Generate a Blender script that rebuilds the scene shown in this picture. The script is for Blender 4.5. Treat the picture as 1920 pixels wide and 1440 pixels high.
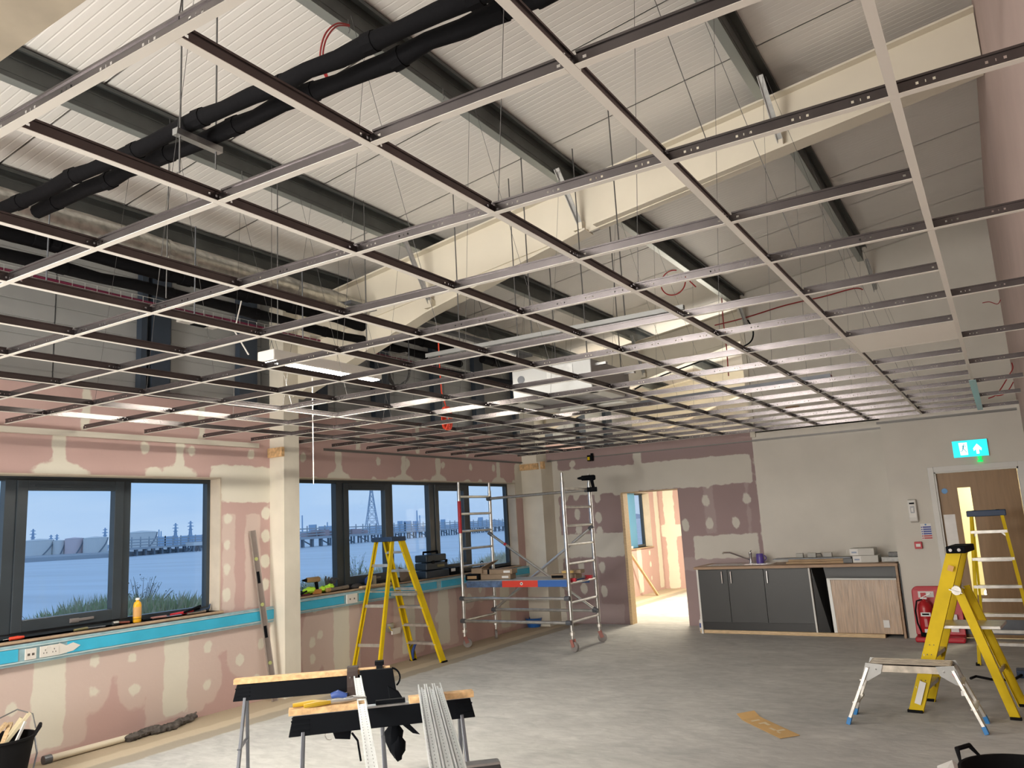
import bpy, bmesh, math, random
import numpy as np
from mathutils import Vector, Matrix
S = bpy.context.scene; COL = S.collection; R = math.radians; PI = math.pi
for o in list(bpy.data.objects): bpy.data.objects.remove(o)
random.seed(7); RNG = np.random.default_rng(5)

# ------------------------------------------------------------------ camera
EYE = Vector((0, 0, 1.653)); FPX = 1491.65
YAW, PITCH, ROLL = -0.5407491, 0.17272835, -0.05610375
def _axes():
    f = Vector((math.sin(YAW)*math.cos(PITCH), math.cos(YAW)*math.cos(PITCH), math.sin(PITCH)))
    r = Vector((math.cos(YAW), -math.sin(YAW), 0)); u = r.cross(f)
    return r*math.cos(ROLL)+u*math.sin(ROLL), -r*math.sin(ROLL)+u*math.cos(ROLL), f
AR, AU, AF = _axes()
cd = bpy.data.cameras.new('camera'); cam = bpy.data.objects.new('camera', cd); COL.objects.link(cam)
cd.sensor_width = 36; cd.lens = 36*FPX/1920; cd.clip_start = .05; cd.clip_end = 4000
m = Matrix((AR, AU, -AF)).transposed().to_4x4(); m.translation = EYE; cam.matrix_world = m
S.camera = cam
def ray(x, y): return AF+AR*((x-960)/FPX)-AU*((y-720)/FPX)
def aZ(x, y, z=0.): d = ray(x, y); return EYE+d*((z-EYE.z)/d.z)
def aY(x, y, Y): d = ray(x, y); return EYE+d*(Y/d.y)
def aX(x, y, X): d = ray(x, y); return EYE+d*(X/d.x)
def aD(x, y, D): return EYE+ray(x, y)*D

# ------------------------------------------------------------------ world, lights, exposure
W = bpy.data.worlds.new('dusk_sky'); S.world = W; W.use_nodes = True
def build_world():
    nt = W.node_tree; n = nt.nodes; l = nt.links; n.clear()
    out = n.new('ShaderNodeOutputWorld'); bg = n.new('ShaderNodeBackground'); bg.inputs['Strength'].default_value = 1.0
    tc = n.new('ShaderNodeTexCoord'); sp = n.new('ShaderNodeSeparateXYZ'); l.new(tc.outputs['Generated'], sp.inputs[0])
    cr = n.new('ShaderNodeValToRGB'); e = cr.color_ramp.elements
    e[0].position = 0.0; e[0].color = (.44, .60, .82, 1); e[1].position = 1.0; e[1].color = (.24, .38, .62, 1)
    a = e.new(.10); a.color = (.38, .60, .86, 1); a = e.new(.22); a.color = (.34, .58, .88, 1); a = e.new(.5); a.color = (.30, .48, .76, 1)
    l.new(sp.outputs['Z'], cr.inputs[0])
    mp = n.new('ShaderNodeMapping'); mp.inputs['Scale'].default_value = (1.5, 1.5, 9); l.new(tc.outputs['Generated'], mp.inputs[0])
    no = n.new('ShaderNodeTexNoise'); no.inputs['Scale'].default_value = 2.2; no.inputs['Detail'].default_value = 6; l.new(mp.outputs[0], no.inputs[0])
    c2 = n.new('ShaderNodeValToRGB'); c2.color_ramp.elements[0].position = .42; c2.color_ramp.elements[1].position = .72
    l.new(no.outputs[0], c2.inputs[0])
    mx = n.new('ShaderNodeMix'); mx.data_type = 'RGBA'; l.new(c2.outputs[0], mx.inputs[0]); l.new(cr.outputs[0], mx.inputs[6])
    mx.inputs[7].default_value = (.52, .68, .86, 1); l.new(mx.outputs[2], bg.inputs[0]); l.new(bg.outputs[0], out.inputs[0])
build_world()
def area(name, loc, target, size, power, color=(1, .93, .82), sy=None):
    d = bpy.data.lights.new(name, 'AREA'); d.energy = power; d.color = color; d.size = size
    if sy: d.shape = 'RECTANGLE'; d.size_y = sy
    o = bpy.data.objects.new(name, d); COL.objects.link(o); o.location = loc
    o.rotation_euler = (Vector(target)-Vector(loc)).to_track_quat('-Z', 'Y').to_euler(); return o
area('fill_lamp_low', (-4.9, -1.6, .7), (-3.2, 3.4, 4.4), 1.0, 185, (1, .95, .88))  # unseen low lamp added to throw light up at roof and tees
area('fill_lamp_high', (-3.6, -2.8, 3.5), (-2.0, 12, 5.0), 1.6, 50, (1, .95, .88), sy=.6).data.spread = R(80)  # added out of frame to brighten roof, rafter and gable
area('fill_lamp_behind', (-2.6, -2.9, 2.0), (-3.4, 11.8, .8), 2.2, 40, (1, .95, .88), sy=1.2).data.spread = R(60)  # broad unseen fill put behind the camera to lift the far wall
area('fill_lamp_left', (-5.0, .3, 2.75), (-5.4, 1.8, 0), 1.2, 118, sy=.2)  # extra fill out of view, brightens the near left wall and floor
area('fill_lamp_right', (-1.9, -.6, 2.6), (-2.4, 1.2, 0), 1.2, 6, sy=.3)  # weak unseen fill added behind the camera
area('next_room_fill', (-4.4, 15.4, 2.3), (-2.6, 9.0, 5.6), 2.0, 120, (1, .93, .8))  # hidden behind the partition, added to light the roof past the rafter
area('next_room_lamp', (-5.0, 14.3, 2.55), (-5.0, 15.2, 0), .6, 230, (1, .88, .66))
area('corridor_lamp', (.3, 12.9, 2.4), (.1, 13.0, 0), .5, 90, (1, .86, .55))
S.view_settings.view_transform = 'Standard'; S.view_settings.look = 'None'; S.view_settings.gamma = 1
S.view_settings.use_curve_mapping = False; S.view_settings.exposure = 0.12
LED = 150.0

# ------------------------------------------------------------------ materials
MATS = {}
def mat(name, col, rough=.6, metal=0., var=0., vs=6., bump=0., bs=60., spec=.5, stretch=None, emit=None, es=0., col2=None):
    if name in MATS: return MATS[name]
    m = bpy.data.materials.new(name); m.use_nodes = True; nt = m.node_tree; n = nt.nodes; l = nt.links
    b = n['Principled BSDF']; c = (*col, 1); b.inputs['Base Color'].default_value = c
    b.inputs['Roughness'].default_value = rough; b.inputs['Metallic'].default_value = metal
    b.inputs['Specular IOR Level'].default_value = spec
    tc = n.new('ShaderNodeTexCoord'); mp = n.new('ShaderNodeMapping'); l.new(tc.outputs['Object'], mp.inputs[0])
    if stretch: mp.inputs['Scale'].default_value = stretch
    if var or col2:
        no = n.new('ShaderNodeTexNoise'); no.inputs['Scale'].default_value = vs; no.inputs['Detail'].default_value = 6
        l.new(mp.outputs[0], no.inputs[0])
        r = n.new('ShaderNodeValToRGB'); e = r.color_ramp.elements; e[0].position = .32; e[1].position = .68
        c2 = col2 or tuple(min(1, x*(1+var)) for x in col)
        e[0].color = (*(x*(1-var) for x in col), 1); e[1].color = (*c2, 1)
        l.new(no.outputs[0], r.inputs[0]); l.new(r.outputs[0], b.inputs['Base Color'])
    if bump:
        n2 = n.new('ShaderNodeTexNoise'); n2.inputs['Scale'].default_value = bs; n2.inputs['Detail'].default_value = 4
        l.new(mp.outputs[0], n2.inputs[0]); bp = n.new('ShaderNodeBump'); bp.inputs['Strength'].default_value = bump
        bp.inputs['Distance'].default_value = .01; l.new(n2.outputs[0], bp.inputs['Height']); l.new(bp.outputs[0], b.inputs['Normal'])
    if emit: b.inputs['Emission Color'].default_value = (*emit, 1); b.inputs['Emission Strength'].default_value = es
    MATS[name] = m; return m
def glass_mat(name, tint=(.93, .96, 1)):
    m = bpy.data.materials.new(name); m.use_nodes = True; nt = m.node_tree; n = nt.nodes; l = nt.links; n.clear()
    o = n.new('ShaderNodeOutputMaterial'); t = n.new('ShaderNodeBsdfTransparent'); t.inputs[0].default_value = (*tint, 1)
    g = n.new('ShaderNodeBsdfGlossy'); g.inputs['Roughness'].default_value = .03; lw = n.new('ShaderNodeLayerWeight'); lw.inputs[0].default_value = .5; p4 = n.new('ShaderNodeMath'); p4.operation = 'POWER'; p4.inputs[1].default_value = 5; l.new(lw.outputs['Facing'], p4.inputs[0]); fr = n.new('ShaderNodeMath'); fr.operation = 'MULTIPLY_ADD'; fr.inputs[1].default_value = .9; fr.inputs[2].default_value = .02; l.new(p4.outputs[0], fr.inputs[0])
    mx = n.new('ShaderNodeMixShader'); l.new(fr.outputs[0], mx.inputs[0]); l.new(t.outputs[0], mx.inputs[1]); l.new(g.outputs[0], mx.inputs[2]); l.new(mx.outputs[0], o.inputs[0])
    MATS[name] = m; return m
def plaster_mat(name, pink=(.47, .335, .315), cream=(.70, .665, .58), wash=(.56, .455, .415)):
    m = bpy.data.materials.new(name); m.use_nodes = True; nt = m.node_tree; n = nt.nodes; l = nt.links
    b = n['Principled BSDF']; b.inputs['Roughness'].default_value = .85; b.inputs['Specular IOR Level'].default_value = .2
    tc = n.new('ShaderNodeTexCoord')
    def nz(s, d=4):
        x = n.new('ShaderNodeTexNoise'); x.inputs['Scale'].default_value = s; x.inputs['Detail'].default_value = d
        l.new(tc.outputs['Object'], x.inputs[0]); return x.outputs[0]
    def mask(attr, amp, soft, ns):
        at = n.new('ShaderNodeAttribute'); at.attribute_name = attr
        w = n.new('ShaderNodeMath'); w.operation = 'MULTIPLY_ADD'; l.new(nz(ns), w.inputs[0]); w.inputs[1].default_value = amp; l.new(at.outputs['Fac'], w.inputs[2])
        r = n.new('ShaderNodeMapRange'); r.interpolation_type = 'SMOOTHSTEP'; l.new(w.outputs[0], r.inputs[0])
        r.inputs[1].default_value = amp*.5+soft; r.inputs[2].default_value = amp*.5-soft; return r.outputs[0]
    v = n.new('ShaderNodeMix'); v.data_type = 'RGBA'; l.new(nz(1.3, 6), v.inputs[0])
    v.inputs[6].default_value = (*[c*.9 for c in pink], 1); v.inputs[7].default_value = (*[c*1.1 for c in pink], 1)
    w = n.new('ShaderNodeMix'); w.data_type = 'RGBA'; l.new(mask('wash', .09, .012, 6), w.inputs[0]); l.new(v.outputs[2], w.inputs[6]); w.inputs[7].default_value = (*wash, 1)
    c = n.new('ShaderNodeMix'); c.data_type = 'RGBA'; l.new(mask('fill', .075, .010, 8), c.inputs[0]); l.new(w.outputs[2], c.inputs[6])
    cv = n.new('ShaderNodeMix'); cv.data_type = 'RGBA'; l.new(nz(3.2, 6), cv.inputs[0]); cv.inputs[6].default_value = (*[x*.93 for x in cream], 1); cv.inputs[7].default_value = (*[x*1.05 for x in cream], 1)
    l.new(cv.outputs[2], c.inputs[7]); l.new(c.outputs[2], b.inputs['Base Color'])
    bp = n.new('ShaderNodeBump'); bp.inputs['Strength'].default_value = .15; bp.inputs['Distance'].default_value = .01; l.new(nz(25), bp.inputs['Height']); l.new(bp.outputs[0], b.inputs['Normal'])
    MATS[name] = m; return m
def floor_mat():
    m = bpy.data.materials.new('dusty_screed'); m.use_nodes = True; nt = m.node_tree; n = nt.nodes; l = nt.links
    b = n['Principled BSDF']; b.inputs['Roughness'].default_value = .8; b.inputs['Specular IOR Level'].default_value = .25
    tc = n.new('ShaderNodeTexCoord'); mp = n.new('ShaderNodeMapping'); l.new(tc.outputs['Object'], mp.inputs[0]); mp.inputs['Rotation'].default_value = (0, 0, .5); mp.inputs['Scale'].default_value = (1, 1.9, 1)
    def nz(s, d, dist=0):
        x = n.new('ShaderNodeTexNoise'); x.inputs['Scale'].default_value = s; x.inputs['Detail'].default_value = d; x.inputs['Distortion'].default_value = dist
        l.new(mp.outputs[0], x.inputs[0]); return x.outputs[0]
    r = n.new('ShaderNodeValToRGB'); e = r.color_ramp.elements; e[0].position = .3; e[0].color = (.43, .435, .43, 1); e[1].position = .72; e[1].color = (.57, .57, .555, 1)
    l.new(nz(1.1, 8, 1.2), r.inputs[0])
    r2 = n.new('ShaderNodeValToRGB'); e = r2.color_ramp.elements; e[0].position = .34; e[0].color = (.88, .88, .88, 1); e[1].position = .68; e[1].color = (1.07, 1.07, 1.06, 1)
    l.new(nz(7, 8, .8), r2.inputs[0])
    mu = n.new('ShaderNodeMix'); mu.data_type = 'RGBA'; mu.blend_type = 'MULTIPLY'; mu.inputs[0].default_value = 1; l.new(r.outputs[0], mu.inputs[6]); l.new(r2.outputs[0], mu.inputs[7])
    # tan strip of bare screed along the window wall
    sp = n.new('ShaderNodeSeparateXYZ'); l.new(tc.outputs['Object'], sp.inputs[0])
    ad = n.new('ShaderNodeMath'); ad.operation = 'MULTIPLY_ADD'; l.new(nz(2.5, 3), ad.inputs[0]); ad.inputs[1].default_value = .10; l.new(sp.outputs[0], ad.inputs[2])
    def step(a, s):
        q = n.new('ShaderNodeMapRange'); l.new(ad.outputs[0], q.inputs[0]); q.inputs[1].default_value = a+s; q.inputs[2].default_value = a-s; return q.outputs[0]
    m1 = n.new('ShaderNodeMix'); m1.data_type = 'RGBA'; l.new(step(-5.98, .02), m1.inputs[0]); l.new(mu.outputs[2], m1.inputs[6]); m1.inputs[7].default_value = (.36, .32, .26, 1)
    m2 = n.new('ShaderNodeMix'); m2.data_type = 'RGBA'; l.new(step(-6.18, .02), m2.inputs[0]); l.new(m1.outputs[2], m2.inputs[6]); m2.inputs[7].default_value = (.52, .45, .34, 1)
    m3 = n.new('ShaderNodeMix'); m3.data_type = 'RGBA'; l.new(step(-6.36, .02), m3.inputs[0]); l.new(m2.outputs[2], m3.inputs[6]); m3.inputs[7].default_value = (.42, .35, .26, 1)
    l.new(m3.outputs[2], b.inputs['Base Color'])
    bp = n.new('ShaderNodeBump'); bp.inputs['Strength'].default_value = .3; bp.inputs['Distance'].default_value = .01; l.new(nz(14, 8, .5), bp.inputs['Height']); l.new(bp.outputs[0], b.inputs['Normal'])
    return m
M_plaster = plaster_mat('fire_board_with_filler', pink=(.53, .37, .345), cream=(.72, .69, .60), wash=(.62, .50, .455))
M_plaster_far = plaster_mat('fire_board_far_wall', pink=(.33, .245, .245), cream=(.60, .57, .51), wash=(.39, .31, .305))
M_floor = floor_mat()
M_cream = mat('skim_cream', (.68, .64, .55), .85, var=.06, vs=3, bump=.1, bs=30, spec=.2)
M_paint = mat('off_white_paint', (.64, .61, .55), .8, var=.04, vs=2, bump=.05, spec=.2)
M_trimw = mat('white_trim', (.66, .65, .62), .5, var=.03)
M_frame = mat('anthracite_frame', (.030, .040, .050), .35, var=.1)
M_glass = glass_mat('window_glass')
M_mdf = mat('mdf_board', (.42, .30, .20), .7, var=.12, vs=10, bump=.1)
M_osb = mat('osb_wood', (.62, .40, .20), .7, var=.25, vs=30, bump=.2)
M_timber = mat('pine_timber', (.60, .44, .26), .65, var=.18, vs=14, stretch=(1, 8, 8), bump=.1)
M_roof = mat('white_roof_sheet', (.78, .765, .73), .6, var=.03, vs=1.2, spec=.5)
M_clad = mat('pale_grey_cladding', (.36, .37, .37), .5, var=.03)
M_purlin = mat('galvanised_dark_steel', (.10, .108, .105), .5, .4, var=.15, vs=5)
M_rafter = mat('cream_painted_steel', (.70, .65, .54), .55, var=.04, vs=2)
M_galv = mat('galvanised_steel', (.55, .56, .56), .32, .9, var=.12, vs=20)
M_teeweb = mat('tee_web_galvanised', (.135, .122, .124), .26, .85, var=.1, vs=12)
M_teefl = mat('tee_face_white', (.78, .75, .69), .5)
M_wire = mat('steel_wire', (.12, .12, .12), .5, .6)
M_black = mat('black_pipe_foam', (.004, .004, .005), .85, spec=.12, bump=.3, bs=30)
M_foil = mat('foil_duct', (.50, .49, .46), .30, 1., var=.25, vs=14, bump=.35, bs=30)
M_navy = mat('navy_steel', (.035, .05, .075), .5)
M_red = mat('red_cable', (.30, .008, .010), .5)
M_redor = mat('orange_red_flex', (.75, .06, .02), .5)
M_purple = mat('maroon_cable', (.16, .01, .05), .5)
M_yellow = mat('yellow_fibreglass', (.66, .47, .006), .6, var=.08, vs=8, bump=.05, spec=.25)
M_blue = mat('blue_plastic', (.03, .07, .26), .5, var=.1)
M_darkblue = mat('dark_blue_plastic', (.02, .045, .10), .5, var=.1)
M_alu = mat('dusty_aluminium', (.60, .58, .54), .38, .75, var=.15, vs=14, bump=.1)
M_aluscaf = mat('scaffold_aluminium', (.62, .62, .60), .3, .85, var=.15, vs=10)
M_rubber = mat('black_rubber', (.006, .006, .007), .75, spec=.15)
M_plblack = mat('black_plastic', (.003, .004, .006), .7, var=.1, spec=.10)
M_greyleg = mat('grey_painted_steel', (.14, .15, .17), .4, .5, var=.1)
M_film = mat('blue_protective_film', (.05, .46, .70), .35, var=.08, vs=5)
M_white = mat('white_plastic', (.72, .70, .66), .45)
M_card = mat('cardboard', (.46, .32, .19), .8, var=.1)
M_cardy = mat('golden_card', (.62, .40, .17), .75, var=.08)
M_kdoor = mat('charcoal_door_laminate', (.028, .029, .029), .38, var=.06, vs=3)
M_kblack = mat('black_laminate', (.012, .012, .012), .35)
M_wtop = mat('oak_worktop', (.36, .23, .14), .5, var=.15, vs=10, stretch=(1, 8, 8))
M_chrome = mat('brushed_chrome', (.75, .75, .76), .15, 1.)
M_oak = mat('oak_veneer', (.27, .155, .062), .45, var=.1, vs=5, stretch=(6, 6, .6))
M_ext = mat('extinguisher_red', (.42, .015, .02), .3)
M_redst = mat('red_moulded_stand', (.48, .02, .035), .45)
M_wrap = mat('brown_wrapped_board', (.38, .25, .15), .3, var=.3, vs=6, stretch=(9, 1, .5), bump=.4, bs=8)
M_clear = mat('clear_film', (.55, .55, .52), .2)
M_paper = mat('white_paper', (.75, .74, .72), .6)
M_hivis = mat('hi_vis_yellow', (.55, .95, .05), .6, emit=None)
M_navycloth = mat('dark_blue_cloth', (.02, .05, .16), .8)
M_leather = mat('brown_black_leather', (.03, .016, .012), .5, bump=.2)
M_sock = mat('dusty_black_cloth', (.09, .08, .075), .9, var=.5, vs=25, bump=.5)
M_bottle = mat('yellow_bottle', (.80, .42, .02), .3)
M_label = mat('orange_label', (.62, .34, .12), .5)

# ------------------------------------------------------------------ mesh helpers
class MB:
    def __init__(s): s.v = []; s.f = []; s.mi = []; s.cur = 0; s.mats = []
    def use(s, m):
        if m not in s.mats: s.mats.append(m)
        s.cur = s.mats.index(m); return s
    def add(s, vs, fs):
        k = len(s.v); s.v += [tuple(v) for v in vs]
        for f in fs: s.f.append([i+k for i in f]); s.mi.append(s.cur)
        return s
    def box(s, x0, x1, y0, y1, z0, z1):
        return s.add([(x, y, z) for z in (z0, z1) for y in (y0, y1) for x in (x0, x1)],
                     [(0, 2, 3, 1), (4, 5, 7, 6), (0, 1, 5, 4), (2, 6, 7, 3), (0, 4, 6, 2), (1, 3, 7, 5)])
    def hexa(s, a, b):      # two quads (4 pts each) joined
        return s.add(list(a)+list(b), [(3, 2, 1, 0), (4, 5, 6, 7)]+[(i, (i+1) % 4, (i+1) % 4+4, i+4) for i in range(4)])
    def bar(s, p0, p1, w, h, up=(0, 0, 1)):
        p0 = Vector(p0); p1 = Vector(p1); d = (p1-p0).normalized(); up = Vector(up)
        a = d.cross(up)
        if a.length < 1e-4: a = d.cross(Vector((1, 0, 0)))
        a.normalize(); b = a.cross(d).normalized(); a *= w/2; b *= h/2
        return s.hexa([p0-a-b, p0+a-b, p0+a+b, p0-a+b], [p1-a-b, p1+a-b, p1+a+b, p1-a+b])
    def tube(s, pts, r, n=8, cap=True):
        pts = [Vector(p) for p in pts]; k = len(s.v); N = len(pts); ref = None; rr = r if isinstance(r, (list, tuple)) else [r]*N
        for i, p in enumerate(pts):
            d = (pts[min(i+1, N-1)]-pts[max(i-1, 0)]).normalized()
            if ref is None: ref = Vector((0, 0, 1)) if abs(d.z) < .9 else Vector((1, 0, 0))
            a = d.cross(ref)
            if a.length < 1e-3: a = d.cross(Vector((.3, .8, .5)))
            a.normalize(); b = a.cross(d); ref = b.copy()
            for j in range(n):
                t = 2*PI*j/n; s.v.append(tuple(p+(a*math.cos(t)+b*math.sin(t))*rr[i]))
        for i in range(N-1):
            for j in range(n):
                s.f.append([k+i*n+j, k+i*n+(j+1) % n, k+(i+1)*n+(j+1) % n, k+(i+1)*n+j]); s.mi.append(s.cur)
        if cap:
            s.f.append([k+j for j in range(n)][::-1]); s.mi.append(s.cur); s.f.append([k+(N-1)*n+j for j in range(n)]); s.mi.append(s.cur)
        return s
    def lathe(s, prof, c=(0, 0, 0), n=20, sx=1, sy=1):
        k = len(s.v); c = Vector(c)
        for r, z in prof:
            for j in range(n):
                t = 2*PI*j/n; s.v.append((c.x+r*sx*math.cos(t), c.y+r*sy*math.sin(t), c.z+z))
        for i in range(len(prof)-1):
            for j in range(n):
                s.f.append([k+i*n+j, k+i*n+(j+1) % n, k+(i+1)*n+(j+1) % n, k+(i+1)*n+j]); s.mi.append(s.cur)
        for i, q in ((0, -1), (len(prof)-1, 1)):
            if prof[i][0] > 1e-4: s.f.append([k+i*n+j for j in range(n)][::q]); s.mi.append(s.cur)
        return s
    def prism(s, poly, ext):
        ext = Vector(ext); N = len(poly); a = [Vector(p) for p in poly]
        return s.add(a+[p+ext for p in a], [list(range(N))[::-1], list(range(N, 2*N))]+[(i, (i+1) % N, (i+1) % N+N, i+N) for i in range(N)])
    def quad(s, a, b, c, d): return s.add([a, b, c, d], [(0, 1, 2, 3)])
    def blob(s, c, rx, ry, rz, n=10, jit=.15):
        c = Vector(c); k = len(s.v); m = n//2+1
        for i in range(m):
            ph = PI*i/(m-1)
            for j in range(n):
                t = 2*PI*j/n; q = 1+random.uniform(-jit, jit)
                s.v.append((c.x+rx*math.sin(ph)*math.cos(t)*q, c.y+ry*math.sin(ph)*math.sin(t)*q, c.z+rz*math.cos(ph)*q))
        for i in range(m-1):
            for j in range(n): s.f.append([k+i*n+j, k+(i+1)*n+j, k+(i+1)*n+(j+1) % n, k+i*n+(j+1) % n]); s.mi.append(s.cur)
        return s
    def build(s, name, m=None, parent=None, smooth=False, bevel=0, label=None, kind=None):
        me = bpy.data.meshes.new(name); me.from_pydata(s.v, [], s.f); me.update()
        if m is not None and not s.mats: me.materials.append(m)
        for q in s.mats: me.materials.append(q)
        if s.mats: me.polygons.foreach_set('material_index', s.mi)
        bm = bmesh.new(); bm.from_mesh(me); bmesh.ops.recalc_face_normals(bm, faces=bm.faces); bm.to_mesh(me); bm.free()
        if smooth:
            me.polygons.foreach_set('use_smooth', [True]*len(me.polygons)); me.set_sharp_from_angle(angle=R(40))
        o = bpy.data.objects.new(name, me); COL.objects.link(o)
        if parent: attach(o, parent)
        if bevel:
            b = o.modifiers.new('bevel', 'BEVEL'); b.width = bevel; b.segments = 2; b.limit_method = 'ANGLE'
        if label: o['label'] = label
        if kind: o['kind'] = kind
        return o
def attach(o, p):
    o.parent = p; t = Vector(p.location); q = p.parent
    o.matrix_parent_inverse = Matrix.Translation(-t) if p.type == 'EMPTY' else Matrix.Identity(4)
def empty(name, loc, label=None, cat=None, group=None, kind=None):
    o = bpy.data.objects.new(name, None); COL.objects.link(o); o.location = loc; o.empty_display_size = .1
    return tag(o, label, cat, group, kind)
def tag(o, label=None, cat=None, group=None, kind=None):
    for k, v in (('label', label), ('category', cat), ('group', group), ('kind', kind)):
        if v: o[k] = v
    return o
def dup(o, delta=(0, 0, 0), label=None, group=None):
    c = o.copy(); COL.objects.link(c); c.location = Vector(o.location)+Vector(delta)
    if label: c['label'] = label
    for ch in list(o.children):
        d = ch.copy(); COL.objects.link(d); d.parent = c
        for g in list(ch.children): e = g.copy(); COL.objects.link(e); e.parent = d
    return c
def spline(pts, k=6):
    pts = [Vector(p) for p in pts]; out = []
    for i in range(len(pts)-1):
        p0 = pts[max(i-1, 0)]; p1 = pts[i]; p2 = pts[i+1]; p3 = pts[min(i+2, len(pts)-1)]
        for j in range(k):
            t = j/k; out.append(.5*((2*p1)+(p2-p0)*t+(2*p0-5*p1+4*p2-p3)*t*t+(3*p1-p0-3*p2+p3)*t**3))
    return out+[pts[-1]]
def arc(c, a, b, r, t0, t1, n=16):
    c = Vector(c); a = Vector(a); b = Vector(b)
    return [c+(a*math.cos(t0+(t1-t0)*i/n)+b*math.sin(t0+(t1-t0)*i/n))*r for i in range(n+1)]

# ------------------------------------------------------------------ room shell
XW = -6.8; XR = .3; YF = 11.85; YP = 11.15; ZG = 2.653; YE = 17.8; XF = -6.95
def zroof(x): return 5.12+.135*(x+1.18)
MB().box(-7.1, 1.2, -3.2, YE+.2, -.12, 0).build('floor', M_floor, kind='structure')

def board_wall(name, u0, u1, v0, v1, holes, fills, washes, put, thick, material=M_plaster, step=.04, skip_full=None):
    """put(u, v, w) -> xyz, w = depth into the wall"""
    def lines(a, b, cuts):
        c = sorted({a, b, *[x for x in cuts if a < x < b]}); out = []
        for p, q in zip(c[:-1], c[1:]):
            k = max(1, round((q-p)/step)); out += [p+(q-p)*i/k for i in range(k)]
        return out+[b]
    us = np.array(lines(u0, u1, [x for h in holes for x in h[:2]])); vs = np.array(lines(v0, v1, [x for h in holes for x in h[2:]]))
    UU, VV = np.meshgrid(us, vs); U = UU.ravel(); V = VV.ravel()
    def sdf(shapes):
        d = np.full(U.shape, 9.)
        for sh in shapes:
            if sh[0] == 'b':
                _, a, b, c, e = sh[:5]; dx = np.maximum(a-U, U-b); dy = np.maximum(c-V, V-e)
                q = np.hypot(np.maximum(dx, 0), np.maximum(dy, 0))+np.minimum(np.maximum(dx, dy), 0)
            else:
                _, cu, cv, a, b = sh[:5]; q = (np.sqrt(((U-cu)/a)**2+((V-cv)/b)**2)-1)*min(a, b)
            d = np.minimum(d, q)
        return d
    f = sdf(fills); w = sdf(washes)
    nu = len(us); verts = [tuple(put(a, b, 0)) for a, b in zip(U, V)]; faces = []
    for j in range(len(vs)-1):
        vc = (vs[j]+vs[j+1])/2
        for i in range(nu-1):
            uc = (us[i]+us[i+1])/2
            if any(h[0] < uc < h[1] and h[2] < vc < h[3] for h in holes): continue
            faces.append((j*nu+i, j*nu+i+1, (j+1)*nu+i+1, (j+1)*nu+i))
    k0 = len(verts)
    hs = sorted(holes)
    segs = []; c = u0
    for h in hs:
        segs.append((c, h[0], v0, v1)); segs.append((h[0], h[1], v0, h[2])); segs.append((h[0], h[1], h[3], v1)); c = h[1]
    segs.append((c, u1, v0, v1))
    for a, b, c_, d in segs:
        if b-a < 1e-4 or d-c_ < 1e-4: continue
        k = len(verts); verts += [tuple(put(x, y, z)) for z in (.002, thick) for y in (c_, d) for x in (a, b)]
        faces += [(k+4, k+5, k+7, k+6), (k, k+1, k+5, k+4), (k+2, k+6, k+7, k+3), (k, k+4, k+6, k+2), (k+1, k+3, k+7, k+5)]
    me = bpy.data.meshes.new(name); me.from_pydata(verts, [], faces); me.materials.append(material)
    n = len(verts)
    for nm, arr in (('fill', f), ('wash', w)):
        at = me.attributes.new(nm, 'FLOAT', 'POINT'); vals = np.full(n, -.2, dtype=np.float32); vals[:k0] = arr; at.data.foreach_set('value', vals)
    o = bpy.data.objects.new(name, me); COL.objects.link(o); o['kind'] = 'structure'; return o

# --- left (window) wall
W1 = (2.1, 5.44, .955, 2.275); W2 = (6.42, 11.24, .98, 2.30)
W3 = (15.2, 17.0, .98, 2.16)
fl = []; wa = []
for yb in (1.3, 2.55, 3.78, 4.95, 7.15, 8.38, 9.15, 10.75):
    fl += [('b', yb-.13, yb+.13, .08, .80)]; wa += [('b', yb-.3, yb+.32, .05, .8)]
    fl += [('b', yb-.05, yb+.05, 2.25, 2.63), ('e', yb, 2.29, .20, .09)]
for k in range(34):
    y = .2+k*.345
    if k % 3: fl.append(('e', y, 2.285, random.uniform(.05, .13), random.uniform(.03, .07)))
for k in range(17): fl.append(('e', .4+k*.68+random.uniform(-.1, .1), 2.53, .05, .06))
spots = [(175, 1295), (252, 1293), (388, 1283), (450, 1235), (248, 1233), (390, 1212), (176, 1238), (20, 1330), (480, 1275), (490, 1208),
         (592, 1140), (586, 1205), (586, 1235), (600, 1190), (770, 1150), (820, 1160), (880, 1120), (940, 1130), (900, 1105), (770, 1105), (715, 1090)]
for x, y in spots:
    p = aX(x, y, XW); fl.append(('e', p.y, p.z, .05, .055)); wa.append(('e', p.y, p.z+.08, .17, .26))
wa += [('b', 3.9, 5.9, .55, .8)]
for z in (1.35, 1.6, 1.85, 1.1): fl += [('e', 5.52, z, .05, .06), ('e', 6.02, z+.05, .06, .07)]
fl += [('b', 5.44, 6.1, 2.02, 2.40), ('b', 11.24, 11.9, 2.05, 2.62), ('b', 5.30, 5.5, 2.2, 2.4)]
wa += [('b', 5.75, 5.95, .95, 1.9), ('b', 5.46, 5.62, .95, 1.9), ('b', 11.5, 11.9, .1, 2)]
for yb in (12.6, 13.8, 15, 16.2, 17.4): fl += [('b', yb-.12, yb+.12, .05, 2.6)]
for yb in (13.2, 14.4, 15.6, 16.8):
    for z in (.3, .6, .85): fl.append(('e', yb, z, .05, .06))
for yb in (1.6, 2.8, 4.0, 5.2, 7.5, 8.7, 9.9): fl.append(('b', yb-.04, yb+.04, 2.66, 3.05))
wl = board_wall('wall_left', -3.2, YE, 0, 3.03, [W1, W2, W3], fl, wa, lambda u, v, w: (XW-w, u, v), .2)
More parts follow.
